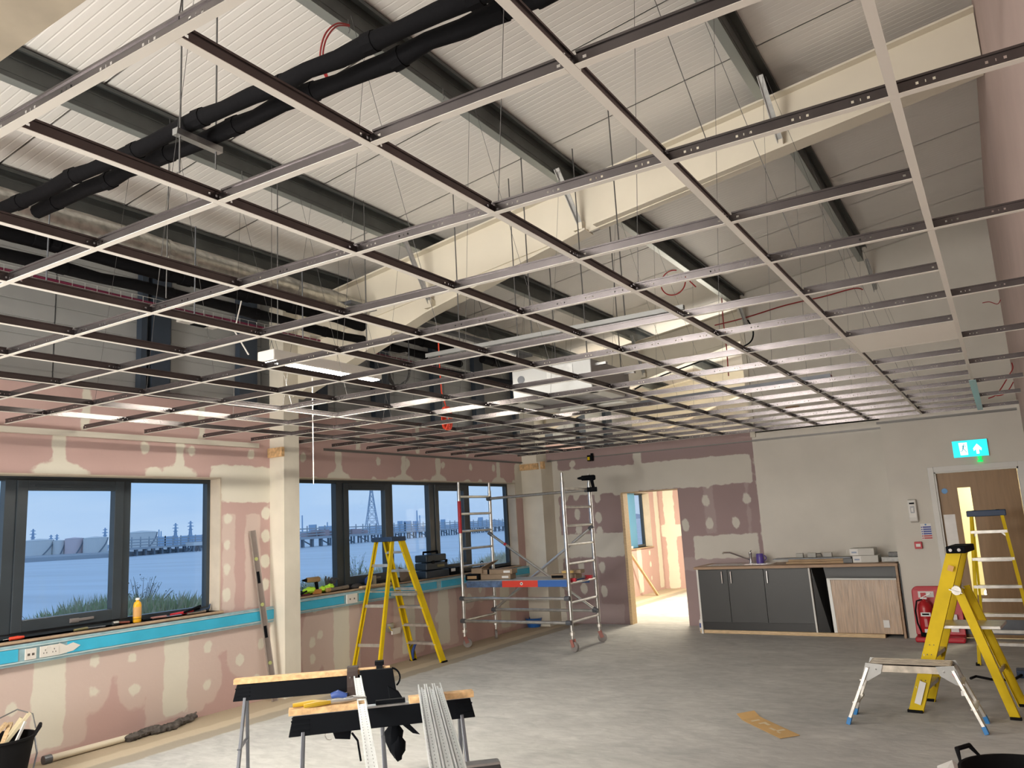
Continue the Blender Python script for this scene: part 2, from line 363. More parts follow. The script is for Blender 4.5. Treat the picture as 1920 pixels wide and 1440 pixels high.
# upper cladding: separate horizontal-ribbed panels, behind the top of the boarding
def ribbed(name, y0, y1, z0, z1, x, parent):
    b = MB(); k = int((z1-z0)/.15)
    zs = []
    for i in range(k): z = z0+i*.15; zs += [(z, 0), (z+.136, 0), (z+.140, .006), (z+.147, .006)]
    zs += [(z1, 0)]
    for (za, da), (zb, db) in zip(zs[:-1], zs[1:]): b.quad((x-da, y0, za), (x-da, y1, za), (x-db, y1, zb), (x-db, y0, zb))
    b.box(x-.08, x-.012, y0, y1, z0, z1); return b.build(name, M_clad, parent)
for i in range(18): ribbed('cladding_panel', -3.2+i*1.17, -3.2+(i+1)*1.17-.012, 2.9, 4.6, -7.02, wl)
for y0, y1 in ((4.60, 4.66), (4.72, 4.92), (5.78, 6.02), (6.95, 7.12), (8.0, 8.3), (9.3, 9.5), (10.4, 10.65), (11.6, 11.8), (12.6, 12.9), (14, 14.3), (15.3, 15.6)):
    MB().box(-7.01, -6.93, y0, y1, 2.9, 4.35).build('cladding_rail', M_navy, wl)
# --- boxed column on the window wall and in the far corner
c = MB().box(XW, -6.58, 6.08, 6.30, 0, 4.2).build('wall_left_column', M_cream, kind='structure')
MB().box(-6.79, -6.57, 6.04, 6.08, 2.50, 2.60).build('timber_collar', M_osb, c)
c = MB().box(XW, -6.42, 11.46, YF+.02, 0, 2.62).box(XW, -6.52, 11.5, YF, 2.62, 4.2).build('wall_corner_column', M_cream, kind='structure')
MB().box(-6.80, -6.46, 11.42, 11.46, 2.50, 2.60).build('timber_collar', M_osb, c)
MB().box(-6.42, -6.36, 11.44, 11.50, 2.50, 2.62).build('timber_block', M_osb, c)

# --- far wall with the doorway opening (left part only up to 2.78, right part up to the roof)
OP = (-5.20, -4.26, 0, 2.02)
def fw(x0, y0, x1, y1):
    a = aY(x0, y0, YF); b = aY(x1, y1, YF); return ('b', min(a.x, b.x), max(a.x, b.x), min(a.z, b.z), max(a.z, b.z))
fl = [fw(1160, 882, 1202, 1000), fw(1037, 884, 1412, 905), fw(1185, 835, 1205, 900), fw(1037, 1004, 1172, 1043), fw(1300, 1005, 1425, 1045), fw(1410, 822, 1700, 1070),
      ('b', -6.5, -6.33, 0, 2.64), ('b', -5.32, -5.14, 2.0, 2.2), fw(1322, 895, 1332, 915)]
for x, y in [(1074, 870), (1040, 868), (1080, 930), (1083, 965), (1085, 992), (1120, 934), (1122, 970), (1125, 997), (1089, 1061), (1095, 1103), (1129, 1065), (1133, 1109),
             (1323, 939), (1380, 979), (1331, 983), (1285, 986), (1400, 935), (1050, 1100), (1060, 930)]:
    p = aY(x, y, YF); fl.append(('e', p.x, p.z, .055, .09 if y > 900 else .06))
wa = [fw(1316, 900, 1345, 1000), fw(1290, 900, 1300, 1000), fw(1280, 1045, 1430, 1068), fw(1100, 915, 1130, 1160), ('b', -6.4, -5.3, .02, .3), fw(1395, 900, 1412, 1004), fw(1185, 905, 1200, 1170)]
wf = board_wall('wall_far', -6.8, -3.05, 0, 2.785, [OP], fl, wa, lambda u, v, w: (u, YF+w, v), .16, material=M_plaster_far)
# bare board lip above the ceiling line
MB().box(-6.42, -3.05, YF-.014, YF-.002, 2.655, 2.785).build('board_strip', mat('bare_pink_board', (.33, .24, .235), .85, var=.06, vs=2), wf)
jb = MB().box(OP[0]-.012, OP[0]+.03, YF-.01, YF+.17, 0, 2.02).build('door_lining', M_timber, wf)
MB().box(OP[0], OP[1], YF-.004, YF+.17, 2.02, 2.035).build('door_lining', M_timber, wf)
MB().box(OP[1], OP[1]+.02, YF+.01, YF+.165, 0, 2.02).build('door_lining', M_cream, wf)
b = MB().box(-3.05, -1.15, YF, YF+.16, 0, 2.78).box(-3.05, XR+.1, YF, YF+.16, 2.76, 5.35); b.build('wall_far_upper', M_paint, kind='structure')
MB().box(-3.06, -2.99, YF-.03, YF+.2, 2.70, 4.9).build('board_edge', M_cream, None, kind='structure')
# --- protruding wall with the door
DX0, DX1, DZ = -.70, .19, 1.98
b = MB(); b.box(-1.23, DX0-.02, YP, YF, 0, 2.76).box(DX1+.02, XR+.05, YP, YF, 0, 2.76).box(DX0-.02, DX1+.02, YP, YF, DZ+.02, 2.76)
wdr = b.build('wall_door', M_paint, kind='structure')
# --- right wall, back wall, roof
MB().box(XR, XR+.16, -3.2, YF+.1, 0, 5.5).build('wall_right', mat('pink_board_plain', (.50, .39, .36), .85, var=.05, vs=2), kind='structure')
MB().box(-7.1, 1.2, -3.36, -3.2, 0, 5.6).build('wall_back', M_paint, kind='structure')
fl = [('b', -6.7, -6.45, 0, 2.7), ('b', -6.8, -4, 1.15, 1.42), ('b', -5.0, -4.8, 0, 2.7)]
for x, z in [(-6.1, 1.95), (-6.05, 1.75), (-6.0, 1.52), (-5.9, .95), (-5.88, .7), (-5.8, .25), (-5.4, 1.9), (-5.4, .8)]: fl.append(('e', x, z, .06, .08))
board_wall('wall_next_room', -6.8, -2.9, 0, 2.7, [], fl, [('b', -6.2, -5.9, .1, 2.2)], lambda u, v, w: (u, YE+w-.2, v), .1)
MB().box(-2.9, -2.75, YF+.16, YE, 0, 2.7).build('wall_next_room_side', M_cream, kind='structure')
MB().box(-7.1, 1.2, YE, YE+.15, 2.7, 5.6).build('wall_gable', M_paint, kind='structure')
rf = MB().prism([(-7.3, -3.3, zroof(-7.3)+.03), (1.3, -3.3, zroof(1.3)+.03), (1.3, -3.3, zroof(1.3)+.15), (-7.3, -3.3, zroof(-7.3)+.15)], (0, YE+3.6, 0)).build('ceiling', M_roof, kind='structure')
def roof_panel(y0, y1, grooves):
    b = MB(); k = grooves; pts = []
    for i in range(k):
        y = y0+(y1-y0-.014)*i/k; s = (y1-y0-.014)/k; pts += [(y, 0), (y+s-.014, 0), (y+s-.009, .0012), (y+s-.005, .0012)]
    pts.append((y1-.014, 0))
    for (a, da), (c_, dc) in zip(pts[:-1], pts[1:]):
        b.quad((-7.2, a, zroof(-7.2)+da), (1.2, a, zroof(1.2)+da), (1.2, c_, zroof(1.2)+dc), (-7.2, c_, zroof(-7.2)+dc))
    return b.build('roof_panel', M_roof, rf)
for i in range(21): roof_panel(-3.2+i, -2.2+i, 16)

# --- purlins (Z sections running along the building) and portal rafters
def purlin(x, label, y0=-3.0, y1=YE-.3):
    z0 = zroof(x)-.20; z1 = zroof(x)-.008; e = empty('purlin', (x, y0, z0), label, 'steel beam', 'roof purlins')
    MB().box(x-.003, x+.003, y0, y1, z0, z1).build('web', M_purlin, e)
    MB().box(x-.07, x, y0, y1, z0-.004, z0).box(x-.07, x-.066, y0, y1, z0, z0+.018).build('flange', mat('purlin_flange', (.34, .37, .36), .45, .5), e)
    MB().box(x, x+.065, y0, y1, z1-.004, z1).box(x+.061, x+.065, y0, y1, z1-.03, z1).box(x, x+.010, y0, y1, z0+.125, z0+.135).box(x, x+.006, y0, y1, z0+.03, z0+.036).build('flange', M_purlin, e)
    return e
purlin(-6.02, 'dark grey steel roof purlin nearest the window wall, above the foil duct')
purlin(-4.72, 'dark grey steel roof purlin second from the window wall')
purlin(-3.0, 'dark grey steel roof purlin third from the window wall, crossed by the near black pipes')
purlin(-1.2, 'dark grey steel roof purlin nearest the right-hand pink wall', y1=YF-.35)
def rafter(y, label, braces=True, x1=.29, haunch=True):
    e = empty('rafter', (XW, y, 3.2), label, 'steel beam', 'cream portal rafters')
    zt = lambda x: zroof(x)-.205; zb = lambda x: zt(x)-.45; hw = .088
    xs = [-6.6, -4.7, -2.85, x1]; hb = [zt(-6.6)-1.02, 3.79, zb(-2.85)-.02, zb(x1)]
    MB().prism([(xs[0], y-.005, zt(xs[0])), (xs[0], y-.005, hb[0]), (xs[1], y-.005, hb[1]), (xs[2], y-.005, hb[2]), (x1, y-.005, zb(x1)), (x1, y-.005, zt(x1))], (0, .01, 0)).build('web', M_rafter, e)
    b = MB(); b.bar((xs[0], y, zt(xs[0])), (x1, y, zt(x1)), 2*hw, .016); b.build('top_flange', M_rafter, e)
    b = MB(); b.bar((-2.80, y, zb(-2.80)), (x1, y, zb(x1)), 2*hw, .018); b.build('bottom_flange', M_rafter, e)
    b = MB(); b.bar((-6.55, y, zb(-6.55)), (-2.95, y, zb(-2.95)), .05, .014); b.build('fillet_flange', M_rafter, e)
    b = MB(); b.bar((xs[0], y, hb[0]), (xs[1], y, hb[1]), 2*hw, .018).bar((xs[1], y, hb[1]), (-2.88, y, hb[2]), 2*hw, .018); b.build('haunch_flange', M_rafter, e)
    if braces:
        for xp in (-4.72, -3.0, -1.2):
            q = 3.84 if xp == -4.72 else zb(xp)+.02
            for sgn in (-1,):
                b = MB(); b.bar((xp+.02, y-.40, zroof(xp)-.17), (xp+.05, y-.05, q+.03), .045, .006, (1, 0, 0)).bar((xp+.04, y-.40, zroof(xp)-.17), (xp+.07, y-.05, q+.03), .006, .045, (1, 0, 0))
                b.build('knee_brace', M_galv, e)
                MB().box(xp+.0, xp+.09, y-.075, y-.005, q-.01, q+.07).build('cleat', M_rafter, e)
    return e
rafter(6.30, 'cream steel portal rafter with tapered haunch crossing overhead, nearest one')
rafter(11.95, 'cream steel portal rafter built in above the far wall', x1=-3.0)
rafter(15.9, 'cream steel portal rafter over the next room, farthest one', braces=False, x1=-.5)
# timber / cream beam end close overhead at upper left
nb = empty('overhead_beam', (-1.3, .6, 2.6), 'beige beam edge close overhead at the upper left corner', 'steel beam')
b = MB(); p0 = aY(150, -2, .72); p1 = aY(-40, 105, .72); b.bar(p0+Vector((.25, -.04, .04)), p1+Vector((-.4, -.04, -.02)), .12, .03); b.build('flange', mat('beige_beam_paint', (.50, .44, .34), .7, var=.12, vs=9), nb)
b = MB(); b.bar(p0+Vector((.25, -.10, .09)), p1+Vector((-.4, -.10, .03)), .02, .10); b.build('web', M_galv, nb)

# ------------------------------------------------------------------ windows
def frame_ring(b, y0, y1, z0, z1, w, x0, x1, wb=None):
    wb = wb or w
    b.box(x0, x1, y0, y0+w, z0, z1).box(x0, x1, y1-w, y1, z0, z1).box(x0, x1, y0+w, y1-w, z0, z0+wb).box(x0, x1, y0+w, y1-w, z1-w, z1)
def window(name, y0, y1, z0, z1, mull, cas):
    """mull: list of (ya, yb) mullions; cas: list of (ya, yb) opening lights"""
    e = empty(name, (XF, y0, z0), kind='structure')
    b = MB(); frame_ring(b, y0, y1, z0, z1, .05, -7.02, XF)
    b.build('window_frame', M_frame, e, bevel=.003)
    for a, c in mull: MB().box(-7.02, XF+.012, a, c, z0+.04, z1-.04).build('mullion', M_frame, e, bevel=.003)
    for a, c in cas:
        b = MB(); frame_ring(b, a, c, z0+.045, z1-.045, .085, -7.0, XF+.028, .095)
        k = b.build('casement', M_frame, e, bevel=.004)
        b = MB(); mid = a+(c-a)*.62; zz = z0+.085
        b.bar((XF+.035, mid-.10, zz), (XF+.035, mid+.10, zz+.004), .018, .022).box(XF+.026, XF+.04, mid-.11, mid-.03, zz-.018, zz+.018)
        b.build('handle', mat('grey_handle', (.22, .20, .20), .4, .4), k, bevel=.003, label='grey lever handle')
        MB().box(XF+.028, XF+.034, a+.14, c-.14, z1-.10, z1-.085).build('vent_strip', M_frame, k)
    cuts = [y0]+[v for m_ in mull for v in m_]+[y1]
    for a, c in zip(cuts[::2], cuts[1::2]):
        if c-a > .1: MB().box(-6.995, -6.985, a+.01, c-.01, z0+.03, z1-.03).build('pane', M_glass, e)
    return e
window('window_1', W1[0], W1[1], W1[2]-.0, W1[3], [(3.43, 3.52), (4.46, 4.54)], [(3.52, 4.46)])
window('window_2', W2[0], W2[1], W2[2], W2[3], [(7.24, 7.36), (8.22, 8.30), (9.10, 9.22), (10.02, 10.10)], [(7.36, 8.22), (9.22, 10.02)])
window('window_3', W3[0], W3[1], W3[2], W3[3], [(16.1, 16.2)], [])
# reveals and sills
for i, (Wn, nm) in enumerate(((W1, 'trim_1'), (W2, 'trim_2'), (W3, 'trim_3'))):
    y0, y1, z0, z1 = Wn
    b = MB(); b.box(-6.96, XW+.004, y1-.012, y1, z0, z1).box(-6.96, XW+.004, y0, y1, z1-.012, z1).box(-6.96, XW+.004, y0, y0+.012, z0, z1)
    b.build(nm, mat('reveal_lining', (.58, .50, .40), .8, var=.06), kind='structure')
    MB().box(-6.96, XW+.035, y0-.01, y1+.02, z0-.022, z0).build('trim_%d' % (i+4), M_mdf, kind='structure', bevel=.006)
SILL1 = W1[2]; SILL2 = W2[2]
# film-covered dado trunking under the windows
def trunk(name, y0, y1, z0, z1, gaps, label):
    e = empty(name, (XW, y0, z0), label, 'cable trunking', 'dado trunking runs')
    MB().box(XW, XW+.05, y0, y1, z0, z1).build('body', mat('trunking_film_pale', (.30, .46, .52), .35, var=.15, vs=12), e, bevel=.004)
    c = y0
    for a, d in gaps+[(y1, y1)]:
        if a-c > .02: MB().box(XW+.05, XW+.056, c+.004, a-.004, z0+.035, z1-.03).build('lid', M_film, e, bevel=.002, label='blue film covered lid')
        c = d
    b = MB()
    b.box(XW+.05, XW+.062, y0, y1, z0+.022, z0+.030).box(XW+.05, XW+.062, y0, y1, z1-.026, z1-.020)
    b.build('rib', mat('film_edge_white', (.55, .68, .70), .4), e)
    return e
t1 = trunk('dado_trunking', 1.4, 6.10, .765, .925, [(3.50, 3.88)], 'blue film covered dado trunking under the near window')
t2 = trunk('dado_trunking', 6.30, 11.46, .80, .955, [(7.15, 7.40), (8.95, 9.05)], 'blue film covered dado trunking under the far window')
def socket(y0, y1, z0, z1, lab, twin):
    e = empty('wall_socket', (XW+.056, y0, z0), lab, 'socket')
    MB().box(XW+.052, XW+.066, y0, y1, z0, z1).build('face_plate', M_white, e, bevel=.002)
    b = MB()
    for k in range(2 if twin else 0):
        yc = y0+(y1-y0)*(.26+.48*k)
        for dy, dz in ((0, .012), (-.012, -.010), (.012, -.010)): b.box(XW+.066, XW+.067, yc+dy-.003, yc+dy+.003, (z0+z1)/2+dz-.006, (z0+z1)/2+dz+.004)
    if not twin:
        for k in range(2):
            yc = y0+(y1-y0)*(.3+.4*k); b.box(XW+.066, XW+.067, yc-.010, yc+.010, (z0+z1)/2-.012, (z0+z1)/2+.006)
    b.build('socket_hole', mat('socket_shadow', (.10, .09, .08), .6), e)
    if twin:
        MB().box(XW+.066, XW+.070, (y0+y1)/2-.03, (y0+y1)/2-.012, z1-.022, z1-.006).build('switch', M_white, e)
        MB().box(XW+.066, XW+.070, (y0+y1)/2+.012, (y0+y1)/2+.03, z1-.022, z1-.006).build('switch', M_white, e)
socket(3.545, 3.63, .80, .885, 'white data outlet plate on the near trunking, left of the twin socket', False)
socket(3.66, 3.81, .80, .887, 'white twin power socket on the near trunking', True)
MB().prism([(XW+.056, 3.81, .80), (XW+.056, 3.93, .815), (XW+.056, 3.99, .85), (XW+.056, 3.93, .88), (XW+.056, 3.87, .865), (XW+.056, 3.81, .895)], (.006, 0, 0)).build('torn_film_end', M_white, t1)
socket(7.18, 7.36, .825, .93, 'cream blank socket plate on the far trunking behind the left yellow ladder', False)
sb = empty('socket_backbox', (XW+.01, 7.95, .42), 'open socket box with loose wires on the wall behind the left yellow ladder', 'socket')
MB().box(XW, XW+.03, 7.93, 8.05, .40, .50).build('box', M_galv, sb); MB().box(XW+.03, XW+.05, 8.0, 8.16, .36, .43).build('hanging_plate', M_white, sb)
MB().tube([(XW+.02, 7.97, .47), (XW+.06, 7.95, .43), (XW+.04, 8.02, .40)], .006, 6).build('wire', M_yellow, sb)

# ------------------------------------------------------------------ wall angle trims
def trim(n, b): b.build('trim_%d' % n, mat('grey_wall_angle', (.20, .19, .18), .5, .3), kind='structure')
trim(7, MB().box(XW, XW+.024, -3, 5.5, 2.618, 2.622).box(XW, XW+.004, -3, 5.5, 2.618, 2.645))
MB().box(XW, XW+.04, -3, 5.9, 2.60, 2.648).build('trim_12', mat('white_wall_batten', (.62, .58, .50), .6), kind='structure')
trim(8, MB().box(XW, XW+.024, 6.9, 11.5, 2.632, 2.636).box(XW, XW+.004, 6.9, 11.5, 2.62, 2.65))
trim(9, MB().box(-6.5, -1.30, YF-.03, YF, 2.637, 2.641).box(-6.5, -1.30, YF-.006, YF, 2.637, 2.664))
trim(10, MB().box(-1.27, .27, YP-.03, YP, 2.652, 2.656).box(-1.27, .27, YP-.006, YP, 2.640, 2.672))

# ------------------------------------------------------------------ suspended ceiling grid
grid = empty('suspended_ceiling_grid', (-3.3, 6, ZG), 'bare white-faced metal tee grid of the unfinished suspended ceiling', 'ceiling grid')
def tee_mesh(L, main, gap=.013):
    """tee running along +X from 0 to L, face at z 0"""
    b = MB(); a, c = (0, L) if main else (gap, L-gap)
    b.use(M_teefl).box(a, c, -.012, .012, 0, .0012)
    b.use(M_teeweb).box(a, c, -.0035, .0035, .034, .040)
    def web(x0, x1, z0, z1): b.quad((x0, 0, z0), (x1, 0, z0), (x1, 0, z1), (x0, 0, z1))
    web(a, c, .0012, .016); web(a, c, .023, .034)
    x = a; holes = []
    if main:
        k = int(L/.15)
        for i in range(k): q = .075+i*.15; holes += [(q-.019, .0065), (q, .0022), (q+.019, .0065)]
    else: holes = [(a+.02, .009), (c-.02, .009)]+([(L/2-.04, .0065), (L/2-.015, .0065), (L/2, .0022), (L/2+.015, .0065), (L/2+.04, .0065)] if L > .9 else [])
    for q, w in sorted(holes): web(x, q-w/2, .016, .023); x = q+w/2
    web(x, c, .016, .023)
    if not main:
        for q in (a-.012, c-.002): b.box(q, q+.014, -.001, .001, .004, .030)
    me = bpy.data.meshes.new('tee'); me.from_pydata(b.v, [], b.f)
    for q in b.mats: me.materials.append(q)
    me.polygons.foreach_set('material_index', b.mi); return me
def place(name, me, p0, p1):
    o = bpy.data.objects.new(name, me); COL.objects.link(o); o.parent = grid
    p0 = Vector(p0); p1 = Vector(p1); d = p1-p0
    o.location = p0-grid.location; o.rotation_euler = (0, -math.asin(d.z/d.length), math.atan2(d.y, d.x)); return o
YA = {0: .912, 1: 1.502, 2: 2.106, 3: 2.714, 4: 3.285, 5: 3.92, 6: 4.50}
def ya(i): return YA.get(i, 1.506+.6*(i-1)+(.03 if i > 6 else 0))
def xb(j): return -1.298+.6*j+(-.03 if j == -2 else 0)
NA = 16                       # last runner
def sag(x, y): return ZG+.004*math.sin(x*1.3+y*.9)
MM = {}
def mesh_for(L, main):
    k = (round(L, 2), main)
    if k not in MM: MM[k] = tee_mesh(L, main)
    return MM[k]
XL = -6.70
# main runners every second line
for i in range(0, NA+1, 2):
    y = ya(i); x0 = XL if y < 6.0 or y > 6.6 else -6.52; x1 = .285
    if i == NA: x0 = -6.3
    xm = -3.1+((i//2) % 2)*.9
    place('main_runner', mesh_for(xm-x0, True), (x0, y, ZG), (xm, y, ZG)); place('main_runner', mesh_for(x1-xm, True), (xm, y, ZG), (x1, y, ZG))
# 1200 cross tees along the room
for j in range(-9, 3):
    x = xb(j)
    if x < XL+.02: continue
    for i in range(0, NA, 2):
        if i == 0 and j == 1: pass
        me = mesh_for(ya(i+2)-ya(i), False)
        if x < -6.5 and 6.0 < ya(i) < 6.6: continue
        place('cross_tee', me, (x, ya(i), ZG), (x, ya(i+2), ZG))
# 600 cross tees between them
for i in range(1, NA, 2):
    y = ya(i)
    for j in range(-9, 2):
        a = xb(j); c = xb(j+1)
        if a < XL: a = XL
        if -3.25 < a < -2.6 and 5.3 < y < 6.1: continue
        place('cross_tee', mesh_for(c-a, False), (a, y, ZG), (c, y, ZG))
# hanger wires to the purlins
k = 0
for i in range(0, NA+1, 2):
    for xp in (-5.4, -4.70, -2.97, -1.17):
        for q in range(2):
            j = round((xp+1.298)/.6)+(q if xp < -1 else 0); xg = xb(j)+.02+q*.1
            if xg < -6.6 or (q and (i+int(xp*3)) % 3 == 0): continue
            y = ya(i); top = zroof(xp)-.2 if xp not in (-5.4, -.15) else zroof(xp)
            o = MB().tube([(xg, y, ZG+.03), (xp+.03+q*.02, y+random.uniform(-.05, .2), top)], .0014, 5).build('hanger_wire', M_wire, grid)
# single laid tile and clips
MB().box(xb(1)+.005, xb(2)-.005, ya(7)+.005, ya(8)-.005, ZG+.0015, ZG+.014).build('ceiling_tile', mat('ceiling_tile_white', (.86, .83, .76), .8, bump=.1), grid, label='single off-white laid ceiling tile')
tag(MB().box(-.125, -.07, 7.9, 10.75, ZG-.003, ZG-.0005).build('film_strip', mat('pale_blue_film', (.45, .68, .74), .35)), 'pale blue protective film strip left on the far end of the ceiling tee', 'film')

# threaded drop rods
def rod(x, y, z0, z1, label, grp='threaded drop rods'): return tag(MB().tube([(x, y, z0), (x+.004, y, z1)], .0045, 6).build('drop_rod', M_wire), label, 'rod', grp)

# ------------------------------------------------------------------ services above the grid
def wob(p0, p1, n, amp):
    p0 = Vector(p0); p1 = Vector(p1)
    return [p0.lerp(p1, i/n)+Vector((random.uniform(-amp, amp)*.3, random.uniform(-amp, amp), random.uniform(-amp, amp))) for i in range(n+1)]
def lagged(name, pts, r, label, joints=True):
    e = empty(name, pts[0], label, 'pipe', 'black lagged pipes')
    n = len(pts); MB().tube(pts, [r*(1+.10*math.sin(i*2.1)) for i in range(n)], 10).build('pipe_lagging', M_black, e, smooth=True)
    for i in range(1, n-1, 3):
        d = (pts[i+1]-pts[i]).normalized(); MB().tube([pts[i]-d*.03, pts[i]+d*.03], r*1.16, 10).build('joint_tape', M_black, e)
    return e
lagged('insulated_pipe', wob((-5.15, 2.45, 3.79), (-1.0, 2.50, 3.79), 22, .008), .043, 'upper of the two near black lagged pipes crossing overhead')
lagged('insulated_pipe', wob((-5.0, 2.58, 3.78), (-1.36, 2.64, 3.78), 20, .012), .045, 'lower of the two near black lagged pipes crossing overhead')
lagged('insulated_pipe', wob((-1.36, 2.64, 3.78), (.2, 2.5, 3.86), 6, .008), .045, 'black lagged pipe end running out at the top edge')
def along(zs, x, r, y0, y1, label, n): lagged('insulated_pipe', wob((x, y0, zs), (x, y1, zs), n, .010), r, label)
along(3.82, -5.6, .055, 1.0, 7.9, 'upper black lagged pipe running along the window wall beside the foil duct', 24)
along(3.66, -5.6, .045, 1.0, 8.1, 'lower black lagged pipe running along the window wall above the cable tray', 24)
along(3.80, -5.6, .05, 8.6, 11.0, 'far black lagged pipe continuing beyond the first run', 9)
for k, (x, y) in ((1, (-3.35, 2.52)),):
    e = empty('pipe_hanger', (x, y, 3.7), ('galvanised' if k else '')+' strut bracket carrying the two near black pipes', 'bracket')
    MB().box(x-.02, x+.02, y-.14, y+.14, 3.70, 3.735).build('channel', M_galv, e)
    MB().tube([(x, y-.11, 3.5 if k else 3.6), (x, y-.11, 4.6)], .005, 6).build('rod', M_wire, e); MB().tube([(x, y+.11, 3.6), (x, y+.11, 4.6)], .005, 6).build('rod', M_wire, e)
for k, y in enumerate((2.9, 4.1, 5.3, 6.9)):
    e = empty('pipe_hanger', (-5.6, y, 3.6), ['nearest', 'second', 'third', 'farthest'][k]+' bracket carrying the black pipes along the window wall', 'bracket')
    MB().box(-5.70, -5.50, y-.02, y+.02, 3.585, 3.61).build('channel', M_galv, e)
    MB().tube([(-5.47, y, 3.45), (-5.47, y, 4.25)], .006, 6).build('rod', M_greyleg, e)
    MB().tube([(-5.6, y-.05, 3.83), (-5.6, y+.05, 3.83)], .072, 12).build('clamp', M_black, e)
d = empty('foil_duct', (-5.55, 1.0, 4.07), 'silver foil-wrapped ventilation duct running along the window wall', 'duct')
pts = wob((-5.60, 1.0, 4.01), (-5.60, 9.3, 3.97), 40, .006); MB().tube(pts, [.115+.003*math.sin(i*1.7) for i in range(41)], 16).build('duct_body', M_foil, d, smooth=True)
for i in range(4, 40, 5): MB().tube([pts[i]-Vector((0, .02, 0)), pts[i]+Vector((0, .02, 0))], .120, 16).build('tape_band', M_foil, d)
MB().box(-5.85, -5.40, 5.9, 9.6, 3.95, 3.985).box(-5.8, -5.75, 5.9, 9.6, 3.98, 4.02).build('support_channel', M_greyleg, d)
# wire cable basket with maroon cables
cb = empty('cable_basket', (-6.3, 1.5, 3.74), 'wire cable basket with maroon cables along the window wall', 'cable tray')
b = MB()
for x, z in ((-6.38, 3.80), (-6.38, 3.745), (-6.34, 3.74), (-6.28, 3.74), (-6.22, 3.745), (-6.22, 3.80)): b.tube([(x, 1.2, z), (x, 9.6, z)], .003, 5)
b.build('long_wire', M_galv, cb)
for i in range(80):
    y = 1.3+i*.105
    if i == 0: rib = MB().tube([(-6.38, y, 3.80), (-6.38, y, 3.74), (-6.22, y, 3.74), (-6.22, y, 3.80)], .003, 5).build('cross_wire', M_galv, cb)
    else: o = rib.copy(); COL.objects.link(o); o.location = Vector(rib.location)+Vector((0, i*.105, 0))
for k in range(6): MB().tube(wob((-6.34+.022*k, 1.2, 3.752+.01*(k % 2)), (-6.34+.022*k, 9.5, 3.752+.01*(k % 2)), 26, .004), .010, 6).build('cable', M_purple if k % 2 else M_red, cb)
# cable basket over the far part
cb2 = empty('cable_basket', (-4, 9.3, 3.0), 'low cable tray with red cables over the far end of the room', 'cable tray')
p0 = aY(1180, 762, 9.6); p1 = aY(1560, 708, 9.6)
MB().bar(p0, p1, .15, .008).bar(p0+Vector((0, -.075, .02)), p1+Vector((0, -.075, .02)), .005, .04).build('tray', M_greyleg, cb2)
for k in range(3): MB().tube([p0+Vector((0, -.04+.03*k, .02)), p0.lerp(p1, .5)+Vector((0, -.04+.03*k, .024)), p1+Vector((0, -.04+.03*k, .02))], .012, 6).build('cable', M_red, cb2)
p0 = aY(1075, 735, 8.4); p1 = aY(1180, 762, 9.6)
MB().bar(p0, p1, .1, .008).build('tray_branch', M_greyleg, cb2); MB().tube([p0+Vector((0, 0, .02)), p1+Vector((0, 0, .02))], .012, 6).build('cable', M_red, cb2)
lagged('insulated_pipe', wob(aY(1110, 737, 9), aY(1180, 757, 10.5), 5, .01), .05, 'short black lagged pipe over the far tray')
# unistrut rails with conduit
u = empty('strut_rail', aY(800, 665, 5.6), 'long thin galvanised strut rail above the grid, ending over the room centre', 'rail')
p0 = aY(800, 665, 5.6); p1 = aY(1282, 573, 5.7); MB().bar(p0, p1, .041, .012).bar(p0+Vector((0, -.018, -.015)), p1+Vector((0, -.018, -.015)), .005, .03).bar(p0+Vector((0, .018, -.015)), p1+Vector((0, .018, -.015)), .005, .03).build('channel', mat('dull_strut', (.24, .245, .24), .45, .5), u)
for t in (.15, .45, .8):
    p = p0.lerp(p1, t); MB().tube([p, (p.x, p.y, zroof(p.x))], .005, 6).build('rod', M_wire, u)
# air-conditioning cassette
ac = empty('air_conditioning_cassette', (-3.0, 6.0, 2.7), 'galvanised ceiling air-conditioning cassette hanging above the grid', 'air conditioner')
ax0, ax1, ay0, ay1 = -3.55, -2.78, 5.92, 6.72
MB().box(ax0, ax1, ay0, ay1, 2.70, 2.97).build('casing', mat('cassette_casing', (.45, .46, .46), .4, .5), ac, bevel=.008)
MB().tube([(ax0+.09, ay0-.004, 2.88), (ax0+.09, ay0-.001, 2.88)], .035, 16).build('knockout', M_greyleg, ac)
MB().box(ax0+.35, ax0+.6, ay0-.004, ay0, 2.83, 2.95).build('service_plate', M_galv, ac)
b = MB(); fx0, fx1, fy0, fy1 = ax0-.02, ax1+.06, ay0-.08, ay1-.02
for a, c in (((fx0, fy0), (fx1, fy0)), ((fx0, fy1), (fx1, fy1))): b.box(a[0], c[0], a[1]-.04, a[1]+.10, 2.675, 2.70)
b.box(fx0-.05, fx0+.09, fy0, fy1, 2.675, 2.70).box(fx1-.09, fx1+.05, fy0, fy1, 2.675, 2.70)
b.build('fascia_frame', mat('cassette_fascia', (.62, .62, .58), .5), ac, bevel=.01)
MB().lathe([(.02, 0), (.30, 0), (.33, .05), (.30, .06)], ((fx0+fx1)/2, (fy0+fy1)/2, 2.705), 28).build('fan_inlet', M_plblack, ac, smooth=True)
for x, y in ((ax0+.05, ay0+.05), (ax1-.05, ay0+.05), (ax0+.05, ay1-.05), (ax1-.05, ay1-.05)): MB().tube([(x, y, 3.0), (x, y, zroof(x)-.02)], .005, 6).build('drop_rod', M_wire, ac)
for k, (x, y) in enumerate(((ax1+.10, ay0+.1), (ax1+.10, ay1-.1))): MB().box(ax1, ax1+.10, y-.02, y+.02, 2.92, 2.94).build('mounting_lug', M_galv, ac)
